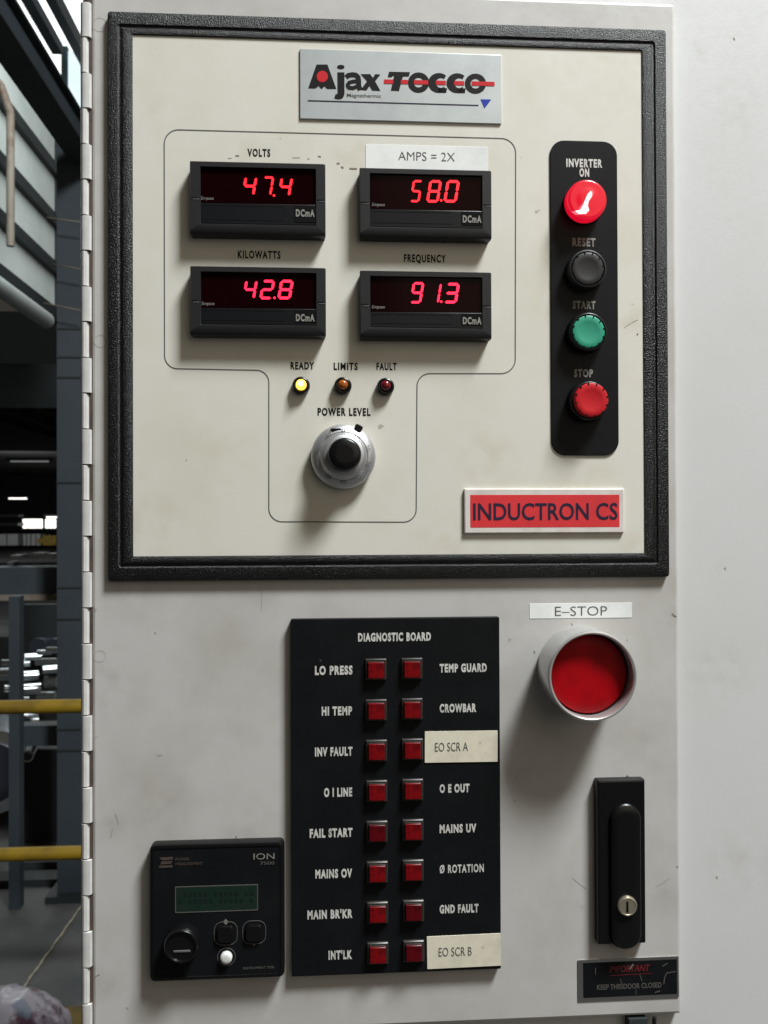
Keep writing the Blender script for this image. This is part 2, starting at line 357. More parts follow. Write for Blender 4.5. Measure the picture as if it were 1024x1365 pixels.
hinge = thing('piano_hinge', 'long grey piano hinge with alternating knuckles down the left door edge', 'hinge', (P(112, 690).x, 0.0, -0.3))
bm = bmesh.new(); box(bm, P(117, 690, 0).x, xl+0.0006, 0.0005, 0.0070, -0.45, 0.45); fin('hinge_leaf', bm, M['rust'], hinge, 0)
x_l = P(106, 690, .003).x; pitch = 46.85*0.000531
z_top = P(111, 0.5, .003).z
def knuckle_mesh(wide):
    R1 = 0.0034; Wd = 0.0077 if wide else 0.0060
    prof = [(R1+R1*cos(a), R1*sin(a)) for a in [radians(t) for t in range(100, 271, 17)]]       # (x, depth) round the outer left side
    if wide: prof = [(Wd, -R1*0.9)] + [(Wd, R1*0.35), (Wd-.0009, R1*.9), (R1+.0016, R1)][::1] + prof[::1]
    else: prof = [(Wd+R1*0.0, -R1*.6), (Wd, 0.0), (Wd-.0006, R1*.5), (R1+.0013, R1*.86)] + prof
    bm = bmesh.new(); g = 0.0004; H = pitch/2-g; ch = .00012
    rings = []
    for z, s in ((-H, .94), (-H+ch, 1), (H-ch, 1), (H, .94)):
        rings.append([bm.verts.new((R1+(x-R1)*s, -d*s, z)) for x, d in prof])
    n = len(prof)
    for a, b in zip(rings, rings[1:]):
        for i in range(n): bm.faces.new((a[i], a[(i+1) % n], b[(i+1) % n], b[i]))
    bm.faces.new(rings[0]); bm.faces.new(rings[-1][::-1])
    bmesh.ops.recalc_face_normals(bm, faces=bm.faces)
    me = bpy.data.meshes.new('knuckle'); bm.to_mesh(me); bm.free(); me.materials.append(M['hinge'])
    for p in me.polygons: p.use_smooth = True
    me.set_sharp_from_angle(angle=radians(30))
    return me
kw, kn = knuckle_mesh(True), knuckle_mesh(False)
for i in range(31):
    o = link('knuckle', kw if i % 2 == 0 else kn, None, hinge)
    z = z_top - (i+0.5)*pitch
    o.location = Vector((x_l + (random.uniform(-.0001, .0001)), 0.0012, z)) - hinge.location

# ------------------------------------------------------------------ instrument panel
D0 = 0.0042                                    # bezel thickness
def bez(px0, py0, px1, py1, d): return rect(px0, py0, px1, py1, d)
inst = thing('instrument_panel', 'large cream instrument panel in a pebbled black frame with grey outline stripe', 'control panel', (P(515, 395).x, 0, P(515, 395).z))
o_ = rect(143.5, 27, 890.5, 772, D0); gI = rect(158, 44, 875, 754, D0); i_ = rect(177, 56.5, 858, 739.5, D0)
def L_(q, d, ins=0.0, r=0.001): return (q[0], q[1], q[2]-2*ins, q[3]-2*ins, max(r-ins, 1e-5), d)
ring('frame', [L_(o_, 0, 0, .0022), L_(o_, D0-.0008, 0, .0022), L_(o_, D0-.0002, .0003, .0022), L_(o_, D0, .0010, .0024),
               L_(gI, D0, -.0005, .0016), L_(gI, D0-.0010, .0006, .0012), L_(gI, D0-.0010, .0016, .0010), L_(gI, D0-.0002, .0026, .0010), L_(gI, D0, .0034, .0008),
               L_(i_, D0, -.0006, .0008), L_(i_, D0-.0004, 0, .0006), L_(i_, D0-.003, .0001, .0006)], M['pebble'], inst, seg=3)
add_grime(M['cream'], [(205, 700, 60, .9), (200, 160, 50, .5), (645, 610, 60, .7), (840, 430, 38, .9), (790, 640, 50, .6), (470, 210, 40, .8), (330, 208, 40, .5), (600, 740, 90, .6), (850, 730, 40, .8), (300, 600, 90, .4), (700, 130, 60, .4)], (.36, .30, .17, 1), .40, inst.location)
DP = D0-0.0010                                 # faceplate surface
slab('faceplate', i_[0], i_[1], i_[2]+.001, i_[3]+.001, .0004, 0.0005, DP, M['cream'], inst, bev=.0001, seg=2)
# grey outline stripe
def arc(cx, cy, r, a0, a1, n=8):
    return [(cx+r*cos(radians(a0+(a1-a0)*i/n)), cy-r*sin(radians(a0+(a1-a0)*i/n))) for i in range(n+1)]
path = arc(238, 192, 19, 180, 90) + arc(668, 204, 19.5, 90, 0) + arc(668, 479, 19, 0, -90) + arc(573, 515, 17, 90, 180) + \
       arc(538, 679, 17, 0, -90) + arc(376, 678, 17.5, 270, 180) + arc(342, 510, 16.5, 0, 90) + arc(237, 474, 17.5, 270, 180)
polyline_ribbon('outline_stripe', [P(x, y, DP+.00012) for x, y in path], 0.00078, M['grey_print'], inst, True)
TD = DP+0.00015
for s, x0, x1, y, h in (('VOLTS', 330, 360.5, 203.5, 9.5), ('KILOWATTS', 317, 374, 339.5, 9.5), ('FREQUENCY', 538.5, 594.5, 344.5, 9.5),
                        ('READY', 387.5, 419, 487.5, 9), ('LIMITS', 445, 477, 488.3, 9), ('FAULT', 502, 529, 488.5, 9), ('POWER LEVEL', 423.5, 494, 549, 9.5)):
    text('lettering', s, x0, x1, y, h, TD, M['ink'], inst, bold=.036)
for pts, wd in (([(449, 218), (453, 217.5)], 2.0), ([(424, 208), (428, 209)], 1.6), ([(410, 212), (413, 211)], 1.4), ([(314, 207.5), (319, 207.5)], 1.6), ([(304, 211), (309, 210.5)], 1.0),
                ([(466, 224.5), (476, 225)], 2.0), ([(455, 222), (458, 224)], 2.2), ([(390, 210), (400, 210)], .8), ([(832, 437), (842, 430), (851, 426)], .8), ([(849, 445), (851, 446)], 2.0)):
    polyline_ribbon('scuff', [P(x, y, TD) for x, y in pts], wd*.00053, MATS['smudge'] if wd < 1.5 else MATS['smudge_dark'], inst)

# ------------------------------------------------------------------ digital panel meters
SEG = {'0': 'abcdef', '1': 'bc', '2': 'abged', '3': 'abgcd', '4': 'fgbc', '5': 'afgcd', '7': 'abc', '8': 'abcdefg', '9': 'abcdfg'}
def seg_digit(name, ch, x0, x1, y0, y1, d, m, parent):
    cx, cz, W, H = rect(x0, y0, x1, y1, d); t = W*0.175; sh = 0.17; g = t*0.04
    W2 = W/2-t/2-H*sh*.28; H2 = H/2-t/2
    def S(pa, pb):
        a, b = Vector((pa[0], 0, pa[1])), Vector((pb[0], 0, pb[1])); u = (b-a).normalized(); n = Vector((-u.z, 0, u.x)); a = a+u*g; b = b-u*g
        return [a, a+(u+n)*t/2, b+(n-u)*t/2, b, b-(u+n)*t/2, a+(u-n)*t/2]
    K = {'a': ((-W2, H2), (W2, H2)), 'b': ((W2, H2), (W2, 0)), 'c': ((W2, 0), (W2, -H2)), 'd': ((-W2, -H2), (W2, -H2)),
         'e': ((-W2, 0), (-W2, -H2)), 'f': ((-W2, H2), (-W2, 0)), 'g': ((-W2, 0), (W2, 0))}
    out = []
    for k in SEG[ch]:
        out.append([Vector((cx+p.x+p.z*sh, -d, cz+p.z)) for p in S(*K[k])])
    bm = bmesh.new()
    for pts in out:                            # each segment a thin lit bar
        f = [bm.verts.new(p) for p in pts]; b = [bm.verts.new(p+Vector((0, .0002, 0))) for p in pts]
        bm.faces.new(f)
        for i in range(6): bm.faces.new((f[i], f[(i+1) % 6], b[(i+1) % 6], b[i]))
    bmesh.ops.recalc_face_normals(bm, faces=bm.faces)
    return fin(name, bm, m, parent, 0)
MD = DP
FD = MD+0.0098                                 # front of meter
def meter_shell(x0, y0, x1, y1, label):
    cx, cz, W, H = rect(x0, y0, x1, y1, FD)
    t = thing('panel_meter', label, 'meter', (cx, -MD, cz), 'digital panel meters on the cream panel')
    Wb, Hb = W-.0010, H
    wx0, wx1 = -W/2+.0073, W/2-.0068; wz1 = H/2-.0040; wz0 = -H/2+.0075   # opening of the front frame
    ocx, ocz, ow, oh = cx+(wx0+wx1)/2, cz+(wz0+wz1)/2, wx1-wx0, wz1-wz0
    ring('housing', [(cx, cz, Wb, Hb, .0008, MD), (cx, cz, W, H, .0008, FD-.0025), (cx, cz+.0003, W, H-.0006, .0008, FD-.0009), (cx, cz+.0009, W-.0012, H-.0030, .0008, FD),
                     (ocx, ocz, ow+.0006, oh+.0006, .0004, FD), (ocx, ocz, ow, oh, .0003, FD-.0004), (ocx, ocz, ow, oh, .0003, FD-.0026)], M['charcoal'], t, seg=2)
    hz = 0.0245                                # window height
    win = slab('display_window', ocx, ocz+oh/2-hz/2, ow+.0004, hz, .0002, FD-.006, FD-.0018, M['window'], t, bev=.0001, seg=1)
    lh = oh-hz
    slab('cover_plate', ocx, ocz-oh/2+lh/2, ow+.0004, lh-.0006, .0002, FD-.006, FD-.0007, M['lower'], t, bev=.0003, seg=1)
    lw = 0.0570
    polyline_ribbon('cover_groove', [Vector((a, -FD+.0006, b)) for a, b in ((ocx-ow/2+.001, ocz-oh/2+.003), (ocx-ow/2+lw, ocz-oh/2+.003), (ocx-ow/2+lw, ocz-oh/2+lh-.002), (ocx-ow/2+.001, ocz-oh/2+lh-.002))], .0004, M['dark'], t, True)
    lx = cx+W/2-.0068-.0075
    b = slab('unit_badge', lx, ocz-oh/2+lh/2+.0008, .0142, lh-.0030, .0002, FD-.002, FD-.0004, M['dark'], t, bev=.0001, seg=1)
    # slots at each side
    for sx in (-1, 1):
        sxx = cx+sx*(W/2-.0034)
        slab('clip_slot', sxx, cz-.0002, .0050, .0011, .0002, FD-.003, FD+.00005, M['dark'], t, bev=.0001, seg=1)
        slab('slot_highlight', sxx+.0006, cz-.0012, .0046, .0006, .0002, FD-.003, FD+.0002, M['grey_print'], t, bev=.0001, seg=1)  # highlight beside the slot, painted as a light grey strip
    return t, b, win
def fake_px(v):                                # world -> photo pixel, to reuse the fitted text helper
    q = v-CAM; z = q.dot(F_); return 512+FPX*q.dot(R_)/z, 682.5-FPX*q.dot(U_)/z
PIX = fake_px
def meter_marks(t, bd_, x0, y1, bx, by, wx, wy):
    text('lettering', 'Simpson', wx, wx+17, wy, 4.2, FD-.0016, M['grey_ink'], t, bold=.0, shear=.15)
    text('lettering', 'DCmA', bx-12.5, bx+12.5, by, 8.6, FD-.0002, M['grey_ink'], bd_, bold=.045)
    # red digits glow against the window: only the lit bars emit
specs = [
    (253, 216, 434, 313.5, 'black digital meter reading 47.4 under the word VOLTS', 'digit_red', [('4', 323, 342.5, 235, 261), ('7', 348, 365, 235, 261), ('4', 371, 390, 236, 262)], (365.3, 260.5), (407, 284), (268, 264)),
    (479.5, 225, 655.5, 317.5, 'black digital meter reading 58.0 just under the white AMPS = 2X label', 'digit_red', [('5', 547, 563, 240, 269.5), ('8', 569, 588.5, 240, 270), ('0', 592, 612.5, 240, 270)], (588.3, 267), (629.5, 292), (496, 272.5)),
    (253.5, 355.5, 434.5, 447.5, 'black digital meter reading 42.8 under the word KILOWATTS', 'digit_pink', [('4', 324, 343, 373, 399), ('2', 346.5, 366, 373, 399), ('8', 370.5, 391, 373, 399)], (366, 397), (407, 423.5), (269, 404.5)),
    (480, 361.5, 655.5, 451.5, 'black digital meter reading 91.3 under the word FREQUENCY', 'digit_pink', [('9', 547, 565, 376, 404.5), ('1', 573, 588.5, 377, 404.5), ('3', 592, 612.5, 377, 404.5)], (588.3, 402), (629.5, 427.5), (496, 409))]
for (x0, y0, x1, y1, lab, mk, digs, dot, badge, sim) in specs:
    t, b, win = meter_shell(x0, y0, x1, y1, lab)
    for ch, a, bb, c, e in digs: seg_digit('digit', ch, a, bb, c, e, FD-.0014, M[mk], win)
    q = P(dot[0], dot[1], FD-.0014)
    disc('decimal_point', q.x, q.z, [(.00085, FD-.0016), (.0008, FD-.00135)], M[mk], win, seg=3)
    meter_marks(win, b, x0, y1, badge[0], badge[1], sim[0], sim[1])

# ------------------------------------------------------------------ indicator lamps
for px, py, mm, core, lab in ((401.5, 513.5, 'led_y', 'led_core', 'round indicator lamp lit bright yellow under the word READY'),
                        (457.3, 514, 'led_a', None, 'round amber indicator lamp, unlit, under the word LIMITS'),
                        (514.3, 515, 'led_r', None, 'round dark red indicator lamp, unlit, under the word FAULT')):
    q = P(px, py, DP+.004); c = Vector((q.x, 0, q.z))
    t = thing('indicator_lamp', lab, 'indicator lamp', (c.x, -DP, c.z), 'three round indicator lamps')
    disc('lamp_holder', c.x, c.z, [(.0062, DP), (.0062, DP+.0035), (.0058, DP+.0045), (.0050, DP+.0049), (.0039, DP+.0046), (.0036, DP+.0030)], M['black'], t, cap1=False, seg=6)
    disc('lens', c.x, c.z+.0004, [(.0037, DP+.003), (.0036, DP+.0052), (.0031, DP+.0064), (.0020, DP+.0072), (.0008, DP+.0075)], M[mm], t, seg=6, smooth=80)
    if core: disc('glowing_core', c.x-.0003, c.z+.0006, [(.0020, DP+.0070), (.0017, DP+.0076), (.0007, DP+.0079)], M[core], t, seg=6, smooth=80)

# ------------------------------------------------------------------ power level dial
q = P(458, 608, DP+.010); kx, kz = q.x, q.z
t = thing('power_level_dial', 'silver multi-turn dial with black centre knob under the words POWER LEVEL', 'dial', (kx, -DP, kz))
disc('dial_skirt', kx, kz, [(.0205, DP), (.0224, DP+.0012), (.0226, DP+.0060), (.0221, DP+.0075), (.0190, DP+.0095), (.0172, DP+.0102), (.0169, DP+.0098), (.0165, DP+.0102), (.0148, DP+.0125), (.0136, DP+.0135), (.011, DP+.0137)], M['dial_metal'], t, seg=16)
disc('knob', kx+.0006, kz+.0004, [(.0114, DP+.0130), (.0116, DP+.0150), (.0113, DP+.0215), (.0107, DP+.0230), (.0095, DP+.0237), (.0060, DP+.0240)], M['black'], t, seg=14)
bm = bmesh.new()
for i in range(50):
    a = 2*pi*i/50; l = .0017 if i % 5 == 0 else .0009
    u = Vector((cos(a), 0, sin(a))); n = Vector((-u.z, 0, u.x))*.00011; c = Vector((kx, -(DP+.0121), kz))
    p0 = c+u*.0156; p1 = c+u*(.0156-l)+Vector((0, -.0016*l/.0017*.6, 0))
    bm.faces.new([bm.verts.new(v) for v in (p0-n, p0+n, p1+n, p1-n)])
fin('graduations', bm, M['ink'], t, 0)
for i in range(10):
    a = pi/2-2*pi*i/10; c = Vector((kx, 0, kz))+Vector((cos(a), 0, sin(a)))*.0179
    px, py = PIX(Vector((c.x, -(DP+.0108), c.z)))
    text('numeral', str(i*10 % 100 or 0), px-(2.4 if i == 0 else 4), px+(2.4 if i == 0 else 4), py, 5.0, DP+.0108, M['grey_print'], t, bold=.0, tilt=a-pi/2)
c = P(448, 574, DP+.0088); slab('turns_window', c.x, c.z, .0078, .0030, .0012, DP+.006, DP+.0098, M['dark'], t, bev=.0002)
text('numeral', '10', 441, 449, 577, 4, DP+.0100, M['white_ink'], t, bold=.01)
bm = bmesh.new(); c = P(478, 570.5, DP+.008)
loft(bm, [(c.x, c.z, .0058, .0046, .0012, DP+.004), (c.x, c.z, .0056, .0044, .0012, DP+.009), (c.x, c.z, .0046, .0034, .001, DP+.0098)], seg=3)
bmesh.ops.rotate(bm, verts=bm.verts, cent=(c.x, 0, c.z), matrix=Matrix.Rotation(radians(28), 3, 'Y'))
fin('brake_lever', bm, M['black'], t)

# ------------------------------------------------------------------ push button station
SP = DP+0.0012
cx, cz, W, H = rect(734.5, 187.5, 824, 607, SP)
st = thing('button_plate', 'tall rounded black plate holding four round controls', 'button plate', (cx, -DP, cz))
slab('plate', cx, cz, W, H, .0105, DP, SP, M['blackplate'], st, bev=.0004, seg=8)
for s, x0, x1, y, h, mm in (('INVERTER', 755, 803, 217.5, 10, 'white_ink'), ('ON', 772.5, 785.5, 230, 10, 'white_ink'), ('RESET', 763, 794, 322.8, 10, 'grey_ink'), ('START', 763.5, 794, 406.5, 9.5, 'grey_ink'), ('STOP', 765.5, 790.5, 497.5, 9.5, 'grey_ink')):
    text('lettering', s, x0, x1, y, h, SP+.00015, M[mm], st, bold=.045)
def base_at(px, py, d): q = P(px, py, d); return q.x, q.z
# lit lens
x, z = base_at(783.5, 265, SP+.012)
t = thing('pilot_light', 'round glowing red pilot light under the words INVERTER ON', 'pilot light', (x, -SP, z))
disc('collar', x, z, [(.0146, SP), (.0146, SP+.0015), (.0138, SP+.002)], M['black'], t, seg=10)
disc('lens', x, z, [(.0139, SP+.0015), (.0144, SP+.003), (.0143, SP+.0095), (.0137, SP+.0112), (.0125, SP+.0120), (.0112, SP+.0117), (.0070, SP+.0128), (.0030, SP+.0133), (.001, SP+.0134)], M['pilot'], t, seg=14, smooth=50)
hp = [(787.5, 254.5), (789.5, 258), (788, 263), (784.5, 268), (783.5, 274), (785, 280), (781, 284.5), (772, 285), (767, 281), (774, 280), (778, 273), (780.5, 266), (783.5, 259)]  # pilot's hot highlight and pink halo painted as glowing shapes over the lens
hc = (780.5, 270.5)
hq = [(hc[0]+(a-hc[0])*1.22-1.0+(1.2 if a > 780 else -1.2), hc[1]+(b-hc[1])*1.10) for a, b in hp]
polys('painted_halo', [[P(a, b, SP+.01345) for a, b in hq]], mat('halo_glow', (.6, .05, .06, 1), .3, emis=(1.0, .13, .17, 1), estr=1.0), t)
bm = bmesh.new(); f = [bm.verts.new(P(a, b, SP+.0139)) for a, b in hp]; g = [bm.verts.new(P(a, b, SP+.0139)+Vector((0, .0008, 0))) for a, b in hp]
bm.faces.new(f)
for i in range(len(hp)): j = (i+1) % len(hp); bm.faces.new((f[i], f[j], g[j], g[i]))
fin('painted_streak', bm, M['streak_hot'], t, 0)
def push_button(px, py, r, hgt, m, label, proud=0.0):
    x, z = base_at(px, py, SP+hgt)
    t = thing('push_button', label, 'push button', (x, -SP, z), 'round push buttons on the black plate')
    R0 = r+.0016
    disc('collar', x, z, [(R0+.0006, SP), (R0+.0004, SP+.002), (R0, SP+hgt-.0012), (R0-.0003, SP+hgt-.0004), (R0-.0008, SP+hgt), (r+.0001, SP+hgt), (r, SP+hgt-.003)], M['charcoal'] if m == 'btn_black' else M['black'], t, cap1=False, seg=12)
    disc('cap', x, z, [(r-.0004, SP+1e-4), (r-.0004, SP+hgt+proud-.0008), (r-.0007, SP+hgt+proud-.0003), (r-.0012, SP+hgt+proud), (r*.6, SP+hgt+proud-.0006), (r*.3, SP+hgt+proud-.0009), (r*.05, SP+hgt+proud-.001)], M[m], t, seg=12, smooth=50)
    me = None
    for i in range(12):                        # notches round the rim
        a = 2*pi*i/12+.2
        if me is None:
            bm = bmesh.new(); loft(bm, [(0, 0, .0014, .0009, .0002, 0), (0, 0, .0014, .0009, .0002, .0009)], seg=1)
            me = bpy.data.meshes.new('notch'); bm.to_mesh(me); bm.free()
        n = link('notch', me, M['dark'], t)
        n.location = Vector((cos(a)*(r-.0009), -(hgt+proud-.0007), sin(a)*(r-.0009))); n.rotation_euler = (0, -a, 0)
    return t
push_button(784, 358, .0122, .009, 'btn_black', 'black push button under the worn word RESET')
push_button(785, 442, .0122, .009, 'btn_green', 'green push button under the worn word START')
push_button(786.5, 534, .0124, .0085, 'btn_red', 'red push button standing out furthest, under the word STOP', proud=.0045)

# ------------------------------------------------------------------ nameplates and tape labels
def plate(name, label, cat, x0, y0, x1, y1, d0, th, m, r=.0006, bev=.0005):
    cx, cz, W, H = rect(x0, y0, x1, y1, d0+th)
    t = thing(name, label, cat, (cx, -d0, cz)); slab('plate', cx, cz, W, H, r, d0, d0+th, m, t, bev=bev, seg=3)
    return t
lt = plate('logo_plate', 'silver maker plate with black and red lettering above the meters', 'nameplate', 400, 69, 668.5, 161.5, DP, .0012, M['silver'], r=.0004, bev=.0003)
LD = DP+.00135
Z7 = lambda x, y: (405+x/7.585, 80+y/7.585)
Z8 = lambda x, y: (520+x/6.827, 80+y/6.827)
def lp(pts, fn, d=LD): return [P(*fn(x, y), d) for x, y in pts]
ell = lambda cx, cy, rx, ry, n=24, a0=0, a1=360: [(cx+rx*cos(radians(a0+(a1-a0)*i/n)), cy+ry*sin(radians(a0+(a1-a0)*i/n))) for i in range(n+(0 if a1-a0 == 360 else 1))]
polys('letter', [lp([(45, 285), (130, 45), (240, 45), (330, 292), (238, 292), (210, 265), (180, 294), (150, 262), (120, 287)], Z7)], M['ink'], lt)
polys('red_dot', [lp(ell(188, 166, 57, 57), Z7, LD+.0001)], M['red_ink'], lt)
polys('letter', [lp([(340, 124), (412, 124), (412, 345), (400, 378), (375, 396), (335, 396), (308, 386), (322, 345), (338, 345), (342, 330)], Z7), lp(ell(375, 70, 38, 22), Z7)], M['ink'], lt)
x0, y0 = Z7(418, 0); x1, _ = Z7(598, 0); yc = Z7(0, 195)[1]
def arcstroke(pts, wd, fn):
    out = []
    for (xa, ya), (xb, yb) in zip(pts, pts[1:]):
        dx, dy = xb-xa, yb-ya; n_ = math.hypot(dx, dy); nx, ny = -dy/n_*wd/2, dx/n_*wd/2; ex, ey = dx/n_*wd*.12, dy/n_*wd*.12
        out.append(lp([(xa+nx-ex, ya+ny-ey), (xb+nx+ex, yb+ny+ey), (xb-nx+ex, yb-ny+ey), (xa-nx-ex, ya-ny-ey)], fn, LD+.00001*len(out)))
    return out
polys('letter', arcstroke([(432, 172), (452, 155), (490, 148), (528, 152), (550, 175), (556, 215), (556, 262), (570, 296)], 50, Z7) +
      [[v_+Vector((0, -.00012, 0)) for v_ in q_] for q_ in arcstroke([(545, 215), (500, 216), (458, 228), (442, 252), (456, 278), (500, 282), (548, 262)], 36, Z7)], M['ink'], lt)
polys('letter', [lp([(575, 142), (672, 142), (700, 180), (722, 142), (775, 146), (722, 215), (776, 312), (692, 308), (665, 262), (635, 307), (575, 303), (640, 215)], Z7)], M['ink'], lt)
text('lettering', 'Magnathermic', 462.5, 508, 127.3, 4.6, LD, M['grey_print'], lt, bold=.01)
T = [Z7(862, 118), Z8(182, 110), Z8(172, 150), Z8(118, 150), Z8(82, 282), Z8(8, 278), Z8(36, 150), Z7(905, 158), Z7(885, 175), Z7(850, 172)]
polys('letter', [[P(x, y, LD) for x, y in T]], M['ink'], lt)
def ringpoly(cx, cy, rx, ry, ix, iy, a0=0, a1=360, ihx=0):
    out = []; n = 28
    for i in range(n):
        a, b = radians(a0+(a1-a0)*i/n), radians(a0+(a1-a0)*(i+1)/n)
        out.append(lp([(cx+rx*cos(a), cy+ry*sin(a)), (cx+rx*cos(b), cy+ry*sin(b)), (cx+ihx+ix*cos(b), cy+iy*sin(b)), (cx+ihx+ix*cos(a), cy+iy*sin(a))], Z8))
    return out
polys('letter', ringpoly(260, 205, 97, 93, 44, 44), M['ink'], lt)
polys('letter', ringpoly(445, 208, 98, 90, 44, 45, 48, 312, 18) + [lp([(440, 255), (520, 255), (512, 298), (440, 298)], Z8)], M['ink'], lt)
polys('letter', ringpoly(612, 210, 98, 90, 44, 45, 48, 312, 18) + [lp([(607, 258), (690, 258), (682, 301), (607, 300)], Z8)], M['ink'], lt)
polys('letter', ringpoly(778, 215, 97, 92, 44, 44), M['ink'], lt)
def redbar(xa, xb, y=0):
    f = lambda x: 108.6+(x-512)*.0225
    return [P(xa, f(xa)-2.9, LD+.0001), P(xb, f(xb)-2.9, LD+.0001), P(xb, f(xb)+2.7, LD+.0001), P(xa, f(xa)+2.7, LD+.0001)]
polys('red_stripe', [redbar(512, 524.5), redbar(534.5, 544), redbar(552, 571), redbar(581, 594.5), redbar(605.5, 619), redbar(629, 659.5)], M['red_ink'], lt)
polys('rule', [[P(410.5, 133.3, LD), P(638, 139.7, LD), P(638, 141.2, LD), P(410.5, 134.9, LD)]], M['navy_ink'], lt)
polys('blue_triangle', [[P(640.5, 132.3, LD), P(655, 132.5, LD), P(646, 144.5, LD)]], M['blue_ink'], lt)

t = plate('model_plate', 'red nameplate with pale rim reading INDUCTRON CS', 'nameplate', 619, 651, 832.5, 711, DP, .0024, M['plate_edge'], r=.0009, bev=.0009)
cx, cz, W, H = rect(627, 659.5, 826, 703, DP+.0026); slab('red_field', cx, cz, W, H, .0003, DP+.001, DP+.0025, M['red_field'], t, bev=.0001, seg=1)
text('lettering', 'INDUCTRON CS', 631, 823.5, 681.8, 21.5, DP+.0027, M['navy_ink'], t, bold=.012)
t = plate('tape_label', 'white tape label reading AMPS = 2X above the right-hand meter', 'label', 487.5, 194, 650.5, 226.5, DP, .00025, M['tape'], r=.0003, bev=.0001)
text('lettering', 'AMPS = 2X', 531, 606.5, 208.5, 11.5, DP+.0004, M['grey_print'], t, bold=-.008)
t = plate('tape_label', 'white tape label reading E-STOP above the red emergency stop', 'label', 706, 804, 842.5, 824, 0, .00025, M['tape'], r=.0003, bev=.0001)
text('lettering', 'E–STOP', 740, 809.5, 814.5, 12.5, .0004, M['grey_print'], t, bold=-.008)

# ------------------------------------------------------------------ diagnostic board
BD = 0.0055
cx, cz, W, H = rect(388.5, 824, 667, 1297, BD)
bd = thing('diagnostic_board', 'tall black board lettered DIAGNOSTIC BOARD with sixteen square red lights', 'indicator board', (cx, 0, cz))
slab('plate', cx, cz, W, H, .0008, 0, BD, M['blackplate'], bd, bev=.0005, seg=3)
text('lettering', 'DIAGNOSTIC BOARD', 477.5, 574.5, 849, 10, BD+.00015, M['white_ink'], bd, bold=.05)
left = ['LO PRESS', 'HI TEMP', 'INV FAULT', 'O I LINE', 'FAIL START', 'MAINS OV', "MAIN BR'KR", "INT'LK"]
lx0 = [420, 429, 420, 432, 413, 420.5, 410, 438]
right = ['TEMP GUARD', 'CROWBAR', None, 'O E OUT', 'MAINS UV', 'Ø ROTATION', 'GND FAULT', None]
rx1 = [649, 635, 0, 626, 635, 645, 638, 0]
for i in range(8):
    text('lettering', left[i], lx0[i], 470-(.5 if i % 2 else 0), 893.5+54.2*i, 10.5, BD+.00015, M['white_ink'], bd, bold=.05)
    if right[i]: text('lettering', right[i], 586.2, rx1[i], 890.3+53.5*i, 10, BD+.00015, M['white_ink'], bd, bold=(.032 if i == 5 else .05))
BC = BD+.0035
def square_lamp(px, py, m, label):
    q = P(px, py, BC); x, z = q.x, q.z; s = .0150
    t = thing('square_indicator', label, 'indicator light', (x, -BD, z), 'square red indicator lights on the diagnostic board')
    ring('lamp_bezel', [(x, z, s, s, .0005, BD), (x, z, s, s, .0005, BD+.0018), (x, z, s-.0012, s-.0012, .0005, BD+.0026), (x, z, s-.0026, s-.0026, .0004, BD+.0026), (x, z, s-.0030, s-.0030, .0003, BD+.0005)], M['lens_cap'], t, seg=2)
    bm = bmesh.new(); l = s-.0031
    loft(bm, [(x, z, l, l, .0005, BD), (x, z, l, l, .0005, BD+.0034), (x, z, l-.0004, l-.0004, .0005, BD+.0038)], seg=2); fin('lens_cap', bm, M['lens_cap'], t)
    bm = bmesh.new(); loft(bm, [(x, z-.0003, l-.0006, l-.0006, .0004, BD+.003), (x, z-.0003, l-.0006, l-.0006, .0004, BD+.0042), (x, z-.0003, l-.0014, l-.0014, .0003, BD+.0047)], seg=2); fin('lens', bm, m, t)
    return t
proto = square_lamp(501.5, 893, M['lens_red'], 'square red light beside LO PRESS, top of the left column')
rn = ['TEMP GUARD', 'CROWBAR', 'the upper cream label', 'O E OUT', 'MAINS UV', 'Ø ROTATION', 'GND FAULT', 'the lower cream label']
for i in range(8):
    for side in (0, 1):
        if i == 0 and side == 0: continue
        px = (501.5+.35*i) if side == 0 else (549.5+.35*i); py = (893.3+54.15*i) if side == 0 else (892+53.95*i)
        q = P(px, py, BC); c = copy_tree(proto, Vector((q.x, -BD, q.z))-proto.location)
        nm = left[i] if side == 0 else rn[i]
        c['label'] = 'square red light right of the words %s in the left column' % nm if side == 0 else 'square red light left of %s in the right column' % nm
        if i == 4 and side == 0: c['label'] = 'darkest square red light, beside FAIL START in the left column'
        if (i, side) in ((4, 0), (7, 1), (6, 1)):
            for ch in [q2 for q2 in bpy.data.objects if q2.parent == c and q2.name.startswith('lens') and 'cap' not in q2.name]:
                ch.data = ch.data.copy(); ch.data.materials[0] = M['lens_dull']
def tape2(x0, y0, x1, y1, s, tx0, tx1, ty, lab, tilt):
    cx, cz, W, H = rect(x0, y0, x1, y1, BD+.0006)
    t = thing('tape_label', lab, 'label', (cx, -BD, cz))
    bm = bmesh.new(); loft(bm, [(cx, cz, W, H, .0002, BD), (cx, cz, W, H, .0002, BD+.0006)], seg=1)
    bmesh.ops.rotate(bm, verts=bm.verts, cent=(cx, 0, cz), matrix=Matrix.Rotation(-tilt, 3, 'Y')); fin('tape', bm, M['cream_tape'], t)
    text('lettering', s, tx0, tx1, ty, 11.5, BD+.0008, M['grey_print'], t, bold=-.005)
tape2(566.5, 974.5, 663.5, 1016, 'EO SCR A', 580, 624, 995.5, 'cream tape label reading EO SCR A, upper of the two on the board', radians(-.4))
tape2(569.5, 1246.5, 668, 1289.5, 'EO SCR B', 585, 629, 1268.5, 'cream tape label reading EO SCR B at the bottom of the board', radians(.6))

